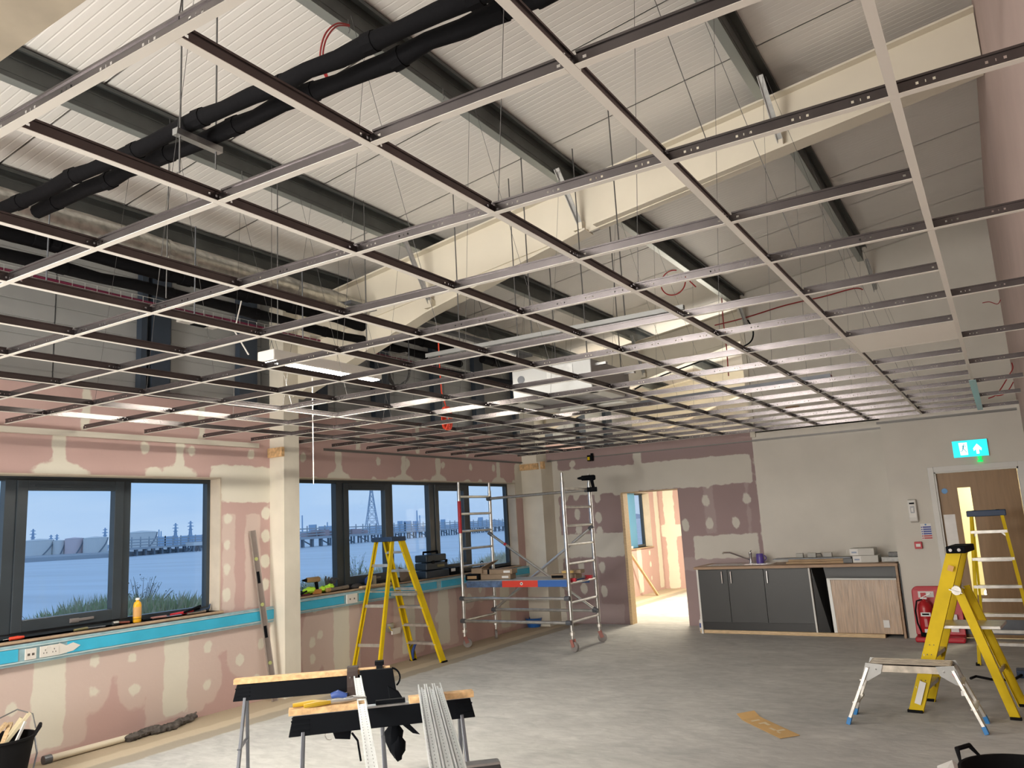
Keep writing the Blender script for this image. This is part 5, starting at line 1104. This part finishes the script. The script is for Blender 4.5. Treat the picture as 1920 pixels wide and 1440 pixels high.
# torn card strip on the floor
cs = empty('card_strip', (-1.8, 6.5, 0), 'golden brown torn card strip lying on the floor', 'cardboard')
q = [aZ(1382, 1347), aZ(1415, 1341), aZ(1500, 1380), aZ(1463, 1386)]; A_, B_, C_, D_ = q; b = MB(); n = 8
for i in range(n):
    t0, t1 = i/n, (i+1)/n; f = lambda t: .004+.03*max(0, .14-t)/.14
    b.hexa([A_.lerp(D_, t0)+Vector((0, 0, f(t0))), B_.lerp(C_, t0)+Vector((0, 0, f(t0))), B_.lerp(C_, t1)+Vector((0, 0, f(t1))), A_.lerp(D_, t1)+Vector((0, 0, f(t1)))], [A_.lerp(D_, t0)+Vector((0, 0, f(t0)+.003)), B_.lerp(C_, t0)+Vector((0, 0, f(t0)+.003)), B_.lerp(C_, t1)+Vector((0, 0, f(t1)+.003)), A_.lerp(D_, t1)+Vector((0, 0, f(t1)+.003))])
b.build('card', M_cardy, cs)
def on(u, v, z=.0085): return A_.lerp(D_, v).lerp(B_.lerp(C_, v), u)+Vector((0, 0, z))
b = MB()
for u0, u1, v0, v1 in ((.25, .7, .22, .27), (.35, .75, .36, .41), (.55, .72, .41, .50), (.35, .5, .60, .72), (.45, .85, .72, .77), (.35, .45, .77, .84)): b.quad(on(u0, v0), on(u1, v0), on(u1, v1), on(u0, v1))
b.build('pale_print', mat('pale_print', (.72, .62, .42), .6), cs)
tag(MB().tube([aZ(x, y, .03) for x, y in ((1820, 1272), (1830, 1268), (1860, 1274), (1900, 1275), (1925, 1260))], .012, 6).build('black_hose', M_rubber), 'black tube lying on the floor behind the side-on ladder', 'hose')
bb = aZ(1912, 1270, 0); tag(MB().box(bb.x-.02, bb.x+.12, bb.y-.05, bb.y+.1, 0, .07).build('tool_case', M_darkblue, bevel=.01), 'small dark blue case at the right frame edge behind the ladder', 'case')

# ------------------------------------------------------------------ things on the window sills
def onS1(x, y, X=-6.84, dz=0): p = aX(x, y, X); return Vector((X, p.y, SILL1+dz))
def onS2(x, y, X=-6.84, dz=0): p = aX(x, y, X); return Vector((X, p.y, SILL2+dz))
p = onS1(257, 1165, -6.86); bt = empty('sealant_bottle', p, 'yellow squeeze bottle standing on the near window sill', 'bottle')
MB().lathe([(0, 0), (.036, 0), (.038, .01), (.038, .15), (.030, .175), (.016, .185), (.016, .20)], p, 18, sx=.75).build('bottle', M_bottle, bt, smooth=True)
MB().lathe([(.020, 0), (.018, .016), (.0, .018)], p+Vector((0, 0, .198)), 12).build('cap', M_paper, bt, smooth=True); MB().lathe([(.0388, .05), (.0388, .135)], p, 18, sx=.76).build('label', M_label, bt); MB().lathe([(.039, .030), (.039, .034)], p, 18, sx=.76).build('level_line', M_plblack, bt)
def tool(name, lab_, pts, r, m, cat='tool', n=8, head=None):
    e = empty(name, pts[0], lab_, cat); MB().tube(pts, r, n).build('handle', m, e, smooth=True)
    if head: MB().tube(head[0], head[1], 6).build('shaft', head[2], e)
    return e
P1 = lambda x, z=0.015, X=-6.85: Vector((X, aX(x, 1150, X).y, SILL1+z))
tool('screwdriver', 'red and orange handled screwdriver at the left end of the near sill', [P1(20), P1(35), P1(47)], [.014, .016, .010], M_redor, head=([P1(8, .012), P1(20, .014)], .005, M_chrome))
tool('putty_knife', 'dark putty knife lying on the near sill under the casement', [P1(140, .01), P1(165, .012)], [.010, .012], mat('olive_handle', (.20, .18, .08), .5), head=([P1(165, .010), P1(198, .008)], .007, M_greyleg))
tool('hammer', 'small steel headed hammer on the near sill beside the yellow bottle', [P1(222, .02), P1(243, .012)], [.010, .010], mat('worn_red', (.22, .06, .04), .6), head=([P1(212, .02), P1(222, .022)], .018, M_galv))
tool('chisel', 'dark chisel lying right of the yellow bottle on the near sill', [P1(267, .012), P1(285, .010)], [.012, .008], M_plblack, head=([P1(285, .010), P1(310, .012)], .004, M_galv))
tool('knife', 'grey and pink knife lying in the middle of the near sill tools', [P1(283, .02), P1(312, .016)], [.008, .012], mat('dull_pink', (.36, .18, .16), .5))
tool('pliers', 'red handled pliers lying on the near sill at the right', [P1(320, .022), P1(350, .026), P1(362, .034)], [.013, .016, .012], mat('pliers_red', (.50, .02, .03), .45), head=([P1(362, .034), P1(374, .045)], .010, M_plblack))
tool('trowel', 'black handled trowel leaning over the red pliers on the near sill', [P1(345, .03, -6.83), P1(376, .07, -6.83)], [.010, .012], M_plblack)
tool('spanner', 'steel spanner in the near sill tool pile', [P1(312, .012, -6.82), P1(340, .012, -6.82)], [.006, .009], M_chrome)
tool('socket_wrench', 'chrome socket wrench at the far right of the near sill', [P1(350, .015, -6.81), P1(385, .018, -6.81)], [.009, .012], M_chrome)
tool('clamp', 'dark blue clamp in the right corner of the near window', [P1(376, .02, -6.9), P1(392, .03, -6.9), P1(394, .07, -6.9)], [.012, .010, .006], M_darkblue)
P2 = lambda x, z=.015, X=-6.86: Vector((X, aX(x, 1090, X).y, SILL2+z))
drill('cordless_drill', P2(588, .002, -6.82), .95, mat('dusty_drill_yellow', (.30, .19, .08), .6, var=.3), mat('drill_orange', (.42, .18, .04), .5), 'dusty yellow cordless drill standing on the far window sill', 1.2)
b = MB()
for q in range(9): b.blob(P2(585+random.uniform(-12, 34), .03+random.uniform(0, .03), -6.86+random.uniform(-.03, .03)), .05, .06, .035, 10, .25)
tag(b.build('hi_vis_vest', M_hivis, smooth=True), 'crumpled hi-vis yellow vest on the far window sill behind the drill', 'vest')
g = empty('work_glove', P2(620, .0, -6.9), 'dark grey work glove propped against the far window frame', 'glove')
b = MB(); c0 = P2(618, .06, -6.90); b.blob(c0, .03, .07, .06, 10, .1)
b.build('palm', mat('glove_grey', (.06, .06, .065), .85, var=.3, vs=20), g, smooth=True)
for k in range(5):
    y = -.05+k*.03; q = c0+Vector((0, y, .02)); MB().tube([q, q+Vector((.005, y*.4, .06)), q+Vector((.01, y*.8+.02, .10-.012*k))], [.015, .013, .008], 8).build('finger', MATS['glove_grey'], g, smooth=True)
tool('multi_tool', 'grey brown multi-tool with tan end lying on the far sill', [P2(618, .03, -6.80), P2(632, .03, -6.80), P2(652, .035, -6.80)], [.022, .020, .024], mat('tool_brown', (.16, .13, .10), .6, var=.3), head=([P2(612, .03, -6.80), P2(618, .03, -6.80)], .026, mat('tan_end', (.50, .30, .12), .6)))
tool('pry_bar', 'black pry bar resting on the vest at the left of the far sill', [P2(562, .02, -6.79), P2(575, .05, -6.80)], [.008, .008], M_plblack)
tool('marker', 'dark red marker pen lying left of the drill on the far sill', [P2(566, .01, -6.78), P2(580, .012, -6.78)], [.010, .010], mat('dark_red', (.12, .01, .02), .5))
b = MB(); b.blob(P2(668, .025, -6.82), .04, .10, .03, 10, .2); tag(b.build('rag', mat('dark_rag', (.045, .04, .04), .9, var=.4, vs=20), smooth=True), 'dark rag bunched on the far sill right of the multi-tool', 'rag')
tp_ = empty('tape_roll', P2(697, 0, -6.86), 'roll of blue and brown tape standing on the far sill behind the ladder', 'tape')
c0 = P2(697, .06, -6.86); MB().tube([c0+Vector((-.01, -.06, 0)), c0+Vector((-.01, -.04, 0))], .055, 20).build('core', M_blue, tp_, smooth=True); MB().box(c0.x-.04, c0.x+.03, c0.y-.035, c0.y+.05, SILL2, SILL2+.12).build('carton', mat('grey_tan_card', (.36, .33, .26), .7), tp_)
tag(MB().box(-6.88, -6.78, 7.92, 8.18, SILL2, SILL2+.025).build('dark_tray', M_plblack), 'flat dark tray on the far sill behind the ladder', 'tray')
tag(MB().box(-6.80, -6.74, 7.45, 8.0, SILL2+.001, SILL2+.022).build('timber_batten', M_timber), 'pale batten lying along the edge of the far sill', 'timber')
c0 = P2(758, .0, -6.88); tag(MB().hexa([c0+Vector((0, -.08, 0)), c0+Vector((.03, .14, 0)), c0+Vector((.05, .12, .10)), c0+Vector((-.01, -.10, .19))], [c0+Vector((.006, -.08, 0)), c0+Vector((.036, .14, 0)), c0+Vector((.056, .12, .10)), c0+Vector((-.004, -.10, .19))]).build('card_scrap', mat('grey_brown_card', (.22, .17, .13), .8)), 'curled brown card scrap standing on the far sill between the ladder stiles', 'cardboard')
# dark stack case / site radio on the sill
y0, y1 = aX(789, 1070, -6.82).y, aX(832, 1070, -6.82).y
cs = empty('tool_case', (-6.84, (y0+y1)/2, SILL2), 'large dark blue-black stackable tool case on the far sill right of the ladder', 'case')
for k in range(3):
    z = SILL2+.002+k*.105; MB().box(-6.93, -6.72-.0*k, y0+.02*k*.3, y1-.05*k*.6, z, z+.098).build('case_shell', mat('case_navy', (.012, .022, .035), .45, var=.2), cs, bevel=.015)
MB().tube([(-6.83, y0+.08, SILL2+.31), (-6.83, y0+.08, SILL2+.345), (-6.83, y1-.12, SILL2+.345), (-6.83, y1-.12, SILL2+.31)], .014, 8).build('handle', M_plblack, cs)
MB().box(-6.72, -6.715, (y0+y1)/2-.02, (y0+y1)/2+.14, SILL2+.14, SILL2+.17).build('label', mat('olive_label', (.16, .14, .06), .5), cs)
for dy in (.12, .42): MB().box(-6.722, -6.712, y0+dy, y0+dy+.05, SILL2+.19, SILL2+.23).build('latch', M_plblack, cs)
p = P2(846, .0, -6.84); boxthing('charger', -6.90, -6.76, p.y-.12, p.y+.22, SILL2, SILL2+.10, M_plblack, 'black battery charger between the tool case and the scaffold', 'charger', parts=(('label', (-6.76, -6.757, p.y-.10, p.y+.0, SILL2+.05, SILL2+.09), None, M_paper),))
p = P2(905, .0, -6.86); e = empty('small_lantern', p, 'small black hooped work lamp on the far sill seen through the scaffold', 'lamp')
MB().box(p.x-.02, p.x+.02, p.y-.05, p.y+.05, SILL2, SILL2+.04).build('base', M_plblack, e); MB().tube(arc(p+Vector((0, 0, .09)), (0, 1, 0), (0, 0, 1), .042, -.9, PI+.9, 10), .007, 6).build('hoop', M_plblack, e)
# plank leaning in the next room
tag(MB().bar((-6.76, 15.6, .92), (-6.42, 16.1, .01), .09, .02).build('timber_plank', M_timber), 'timber plank leaning on the window wall in the next room', 'timber')
tag(MB().box(-6.9, -6.84, 15.6, 16.0, .98, 1.03).build('sill_rag', M_paper), 'small white item on the next-room window sill', 'rag')
MB().box(-6.97, -6.935, 16.1, 16.5, .98, 2.16).build('blue_film', mat('blue_film_strip', (.08, .28, .48), .4), bpy.data.objects['window_3'])

# ------------------------------------------------------------------ outside
WZ = -3.35
M_water = mat('river_water', (.58, .66, .74), .35, var=.12, vs=.05, stretch=(.3, 3, 1), bump=.25, bs=.6, spec=.5)
tag(MB().quad((-3000, -1500, WZ), (-17, -1500, WZ), (-17, 3500, WZ), (-3000, 3500, WZ)).build('river', M_water), 'wide blue-grey river beyond the grassy bank', 'water', kind='structure')
prof = [(-7.25, .10), (-9, .15), (-12, .22), (-14.2, .20), (-16, -.5), (-19, -2.2), (-23, -3.6)]
b = MB()
for y in range(-6, 40):
    for (xa1, za1), (xb1, zb1) in zip(prof[:-1], prof[1:]): b.quad((xa1, y, za1), (xb1, y, zb1), (xb1, y+1, zb1), (xa1, y+1, za1))
b.build('ground_bank', mat('bank_soil', (.20, .20, .10), .95, var=.4, vs=1.5), kind='structure')
def grass(name, N, y0, y1, x0, x1, hmin, hmax, cols, label):
    v = []; f = []; mi = []
    for k in range(N):
        y = RNG.uniform(y0, y1); x = RNG.uniform(x0, x1); z = np.interp(-x, [-p_[0] for p_ in prof], [p_[1] for p_ in prof])
        h = RNG.uniform(hmin, hmax)*(1+.5*math.sin(y*.9)+.3*math.sin(y*2.3+1)); a = RNG.uniform(0, 6.28); w = .006; lx, ly_ = RNG.normal(0, .09), RNG.normal(0, .09)
        dx, dy = w*math.cos(a), w*math.sin(a); i = len(v); v += [(x-dx, y-dy, z-.02), (x+dx, y+dy, z-.02), (x+lx*.4+dx*.7, y+ly_*.4+dy*.7, z+h*.6), (x+lx, y+ly_, z+h)]
        f += [(i, i+1, i+2), (i, i+2, i+3)]; c_ = int(RNG.integers(0, len(cols))); mi += [c_, c_]
    me = bpy.data.meshes.new(name); me.from_pydata(v, [], f); [me.materials.append(c_) for c_ in cols]; me.polygons.foreach_set('material_index', mi)
    o = bpy.data.objects.new(name, me); COL.objects.link(o); tag(o, label, 'grass', kind='stuff')
GR = [mat('grass_green', (.40, .50, .27), .8), mat('grass_olive', (.56, .56, .40), .8), mat('grass_straw', (.72, .67, .52), .8)]
grass('bank_grass', 26000, 3.0, 13.5, -15, -11.5, .16, .38, [GR[0], GR[1], GR[1]], 'rough green grass on the river bank outside the near window')
grass('bank_grass', 26000, 13.5, 26, -15, -11.5, .16, .40, [GR[1], GR[2], GR[2]], 'dry straw-coloured grass on the river bank outside the far window')
def shrub(c, h, n, label, m, spread=.5):
    c = Vector(c); e = empty('shrub', c, label, 'shrub'); b = MB(); lf = MB()
    for k in range(n):
        a = random.uniform(0, 6.28); s = random.uniform(.1, spread); top = c+Vector((math.cos(a)*s*h, math.sin(a)*s*h, h*random.uniform(.6, 1)))
        mid = c.lerp(top, .5)+Vector((0, 0, h*.08)); b.tube([c, mid, top], [.010, .006, .003], 4, cap=False)
        for q in range(14):
            t_ = random.uniform(.35, 1); p_ = c.lerp(top, t_)+Vector([random.gauss(0, .05*h) for _ in range(3)]); d_ = Vector([random.gauss(0, 1) for _ in range(3)]).normalized()*.035; n_ = d_.cross(Vector((0, 0, 1)))*.35
            lf.quad(p_-d_, p_+n_, p_+d_, p_-n_)
    b.build('stem', mat('shrub_stem', (.12, .10, .07), .9), e); lf.build('foliage', m, e, kind='stuff')
q = aX(265, 1120, -13.5); shrub((-13.5, q.y, .1), 1.0, 26, 'bare twiggy shrub on the bank outside the near window', mat('shrub_leaf_dull', (.16, .20, .13), .8), .55)
q = aX(95, 1150, -13); shrub((-13, q.y, .1), .55, 14, 'low green shrub on the bank behind the opening casement', GR[0], .9)
q = aX(668, 1070, -13.5); shrub((-13.5, q.y, .2), .95, 22, 'green leafy shrub outside the far window left of the ladder', GR[0], .35)
q = aX(858, 1040, -14); shrub((-14, q.y, .2), .8, 12, 'dry leafy shrub outside the far window behind the scaffold', GR[1], .5)
q = aX(560, 1100, -13); shrub((-13, q.y, .2), .6, 12, 'thin bare shrub outside the far window beside the column', MATS['shrub_leaf_dull'], .3)
# far shore: helper places a vertical thing standing on the water line
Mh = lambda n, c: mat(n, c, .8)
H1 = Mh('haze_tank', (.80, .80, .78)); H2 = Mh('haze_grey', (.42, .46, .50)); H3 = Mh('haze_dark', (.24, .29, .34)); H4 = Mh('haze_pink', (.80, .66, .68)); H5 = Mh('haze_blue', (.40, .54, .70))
def bas(px, D): p = aD(px, 1000, D); return Vector((p.x, p.y, WZ))
def zat(py, px, D): return aD(px, py, D).z
shore = MB()
L = [(-40, 1062, 330), (240, 1043, 345), (390, 1031, 420)]
for (xa_, ya_, da), (xc_, yc_, dc) in zip(L[:-1], L[1:]):
    A_, B_ = bas(xa_, da), bas(xc_, dc); out = Vector((-1, 0, 0))
    shore.hexa([A_+Vector((0, 0, -.5)), B_+Vector((0, 0, -.5)), B_+Vector((0, 0, 1.6)), A_+Vector((0, 0, 1.8))], [A_+out*80+Vector((0, 0, -.5)), B_+out*80+Vector((0, 0, -.5)), B_+out*80+Vector((0, 0, 2.2)), A_+out*80+Vector((0, 0, 2.2))])
shore.build('ground_far_shore', H2, kind='structure')
def tank(px0, px1, py, D, m, label):
    A_, B_ = aD(px0, 1000, D), aD(px1, 1000, D); c = (A_+B_)/2; c.z = WZ+1; r = (A_-B_).length/2; h = zat(py, (px0+px1)/2, D)-c.z
    e = empty('storage_tank', c, label, 'storage tank'); MB().lathe([(r, 0), (r, h), (r*.9, h+r*.07), (0, h+r*.16)], c, 28).build('shell', m, e)
    st_ = MB(); 
    for k in range(9): t_ = -2.6+k*.14; t2 = t_+.14; st_.bar(c+Vector((math.cos(t_+2.2)*r*1.02, math.sin(t_+2.2)*r*1.02, h*k/9)), c+Vector((math.cos(t2+2.2)*r*1.02, math.sin(t2+2.2)*r*1.02, h*(k+1)/9)), .5, .5)
    st_.build('stair', H3, e); MB().tube([c+Vector((0, 0, h*.99)), c+Vector((0, 0, h*1.0))], r*1.01, 28).build('rim', H2, e)
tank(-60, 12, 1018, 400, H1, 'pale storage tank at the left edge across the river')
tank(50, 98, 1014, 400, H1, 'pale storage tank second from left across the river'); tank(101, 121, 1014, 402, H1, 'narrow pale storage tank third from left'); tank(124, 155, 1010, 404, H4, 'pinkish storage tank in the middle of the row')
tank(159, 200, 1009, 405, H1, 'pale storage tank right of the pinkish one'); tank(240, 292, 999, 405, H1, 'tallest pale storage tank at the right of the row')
def pylon(px, ytop, D, m, label, arms=3, w=.11):
    c = bas(px, D); h = zat(ytop, px, D)-c.z; e = empty('pylon', c, label, 'pylon'); b = MB(); r = max(.12, D*.0006); s = h*w
    ax = Vector((AR.x, AR.y, 0)).normalized(); ay = Vector((-ax.y, ax.x, 0)); up = Vector((0, 0, 1))
    W_ = lambda t: s*(1-t)**1.3+h*.012
    lv = [0, .18, .34, .48, .60, .70, .79, .87, .94, 1]
    P = lambda k, t: c+ax*W_(t)*(1 if k in (0, 1) else -1)+ay*W_(t)*(1 if k in (0, 3) else -1)+up*h*t
    for a_, c_ in zip(lv[:-1], lv[1:]):
        for k in range(4): b.bar(P(k, a_), P(k, c_), r, r); b.bar(P(k, a_), P((k+1) % 4, c_), r*.7, r*.7); b.bar(P((k+1) % 4, a_), P(k, c_), r*.7, r*.7); b.bar(P(k, c_), P((k+1) % 4, c_), r*.7, r*.7)
    b.build('lattice', m, e)
    for k in range(arms): t = .66+.13*k; a_ = h*(.13 if k == 1 else .10); MB().bar(c+up*h*t-ax*a_, c+up*h*t+ax*a_, r, r*1.3).bar(c+up*h*t-ax*a_, c+up*h*(t+.045), r*.6, r*.6).bar(c+up*h*t+ax*a_, c+up*h*(t+.045), r*.6, r*.6).build('cross_arm', m, e)
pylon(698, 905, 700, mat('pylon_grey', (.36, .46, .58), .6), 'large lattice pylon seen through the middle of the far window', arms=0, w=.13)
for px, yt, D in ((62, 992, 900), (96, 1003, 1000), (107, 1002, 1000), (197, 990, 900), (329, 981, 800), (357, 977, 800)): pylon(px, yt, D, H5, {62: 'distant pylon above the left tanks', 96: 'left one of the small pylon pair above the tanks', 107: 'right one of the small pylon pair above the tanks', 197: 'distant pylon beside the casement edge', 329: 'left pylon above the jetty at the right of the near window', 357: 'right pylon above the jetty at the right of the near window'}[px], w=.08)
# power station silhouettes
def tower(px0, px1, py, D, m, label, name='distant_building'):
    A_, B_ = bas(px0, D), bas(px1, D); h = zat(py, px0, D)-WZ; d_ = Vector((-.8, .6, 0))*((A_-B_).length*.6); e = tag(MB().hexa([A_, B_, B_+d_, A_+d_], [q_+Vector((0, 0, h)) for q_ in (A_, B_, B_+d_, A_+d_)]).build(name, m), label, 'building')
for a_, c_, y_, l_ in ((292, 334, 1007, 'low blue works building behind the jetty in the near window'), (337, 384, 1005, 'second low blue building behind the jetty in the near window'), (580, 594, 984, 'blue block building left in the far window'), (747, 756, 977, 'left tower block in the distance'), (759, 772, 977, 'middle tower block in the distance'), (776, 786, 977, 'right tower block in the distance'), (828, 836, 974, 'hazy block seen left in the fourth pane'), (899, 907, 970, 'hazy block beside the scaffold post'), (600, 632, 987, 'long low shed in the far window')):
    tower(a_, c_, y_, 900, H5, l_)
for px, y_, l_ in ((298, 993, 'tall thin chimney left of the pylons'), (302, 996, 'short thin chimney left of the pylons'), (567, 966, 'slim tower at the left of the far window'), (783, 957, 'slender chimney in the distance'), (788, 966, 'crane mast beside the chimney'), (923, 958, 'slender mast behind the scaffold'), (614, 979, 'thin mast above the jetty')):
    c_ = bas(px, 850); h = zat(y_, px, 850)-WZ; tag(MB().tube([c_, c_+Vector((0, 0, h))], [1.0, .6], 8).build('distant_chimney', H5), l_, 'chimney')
# jetties
def jetty(pts, deckz, label, pipes=3, pile_sp=7., rail=True):
    """pts: list of (px, D)"""
    P_ = [aD(px, 1000, D) for px, D in pts]; P_ = [Vector((p_.x, p_.y, deckz)) for p_ in P_]; e = empty('jetty', P_[0], label, 'jetty')
    dk = MB(); pi = MB(); rk = MB(); br = MB()
    for A_, B_ in zip(P_[:-1], P_[1:]):
        dk.bar(A_, B_, 7, .9); d_ = (B_-A_); n_ = max(1, int(d_.length/pile_sp)); sd = Vector((-d_.y, d_.x, 0)).normalized()
        for k in range(pipes): rk.bar(A_+Vector((0, 0, 1.3+1.2*k)), B_+Vector((0, 0, 1.3+1.2*k)), .8, .45)
        for k in range(n_+1):
            p_ = A_+d_*k/n_
            for s_ in (-2.5, 2.5): q_ = p_+sd*s_; pi.tube([(q_.x, q_.y, WZ-1), (q_.x, q_.y, deckz)], .45, 6, cap=False)
            if k % 2: pi.bar(p_+sd*2.5+Vector((0, 0, -.6)), p_-sd*2.5+Vector((0, 0, WZ-deckz+.3)), .4, .4)
            rk.bar(p_, p_+Vector((0, 0, 1.3+1.2*pipes)), .35, .35)
    dk.build('deck', H2, e); pi.build('piles', H3, e, kind='stuff'); rk.build('pipe_rack', H2, e, kind='stuff')
jetty([(230, 335), (310, 370), (392, 410)], -.2, 'long pipe jetty seen through the near window', 3, 6)
jetty([(520, 300), (640, 350), (760, 420), (880, 500), (990, 600)], .2, 'long timber piled jetty running across the far window', 3, 7)
hs = MB(); 
for px, D, w_, h_ in ((580, 330, 4, 1.6), (600, 336, 5, 2.6), (612, 345, 4, 2.0), (660, 362, 6, 2.2), (676, 372, 4, 1.6)): c_ = aD(px, 1000, D); hs.box(c_.x-w_/2, c_.x+w_/2, c_.y-3, c_.y+3, .7, .7+h_)
tag(hs.build('jetty_sheds', mat('rusty_shed', (.46, .36, .38), .8)), 'row of rusty grey sheds and gear on the far window jetty', 'shed', kind='stuff')
c_ = bas(366, 380); jd = empty('mooring_dolphin', c_, 'small piled mooring dolphin in front of the near window jetty', 'dolphin'); MB().box(c_.x-3, c_.x+3, c_.y-3, c_.y+3, -.6, 1.0).build('deck', H1, jd); b = MB()
for dx in (-2.5, 0, 2.5):
    for dy in (-2.5, 2.5): b.tube([(c_.x+dx*1.3, c_.y+dy*1.3, WZ-1), (c_.x+dx*.8, c_.y+dy*.8, -.5)], .4, 6)
b.build('piles', H3, jd)
# distant tree line / land along the horizon
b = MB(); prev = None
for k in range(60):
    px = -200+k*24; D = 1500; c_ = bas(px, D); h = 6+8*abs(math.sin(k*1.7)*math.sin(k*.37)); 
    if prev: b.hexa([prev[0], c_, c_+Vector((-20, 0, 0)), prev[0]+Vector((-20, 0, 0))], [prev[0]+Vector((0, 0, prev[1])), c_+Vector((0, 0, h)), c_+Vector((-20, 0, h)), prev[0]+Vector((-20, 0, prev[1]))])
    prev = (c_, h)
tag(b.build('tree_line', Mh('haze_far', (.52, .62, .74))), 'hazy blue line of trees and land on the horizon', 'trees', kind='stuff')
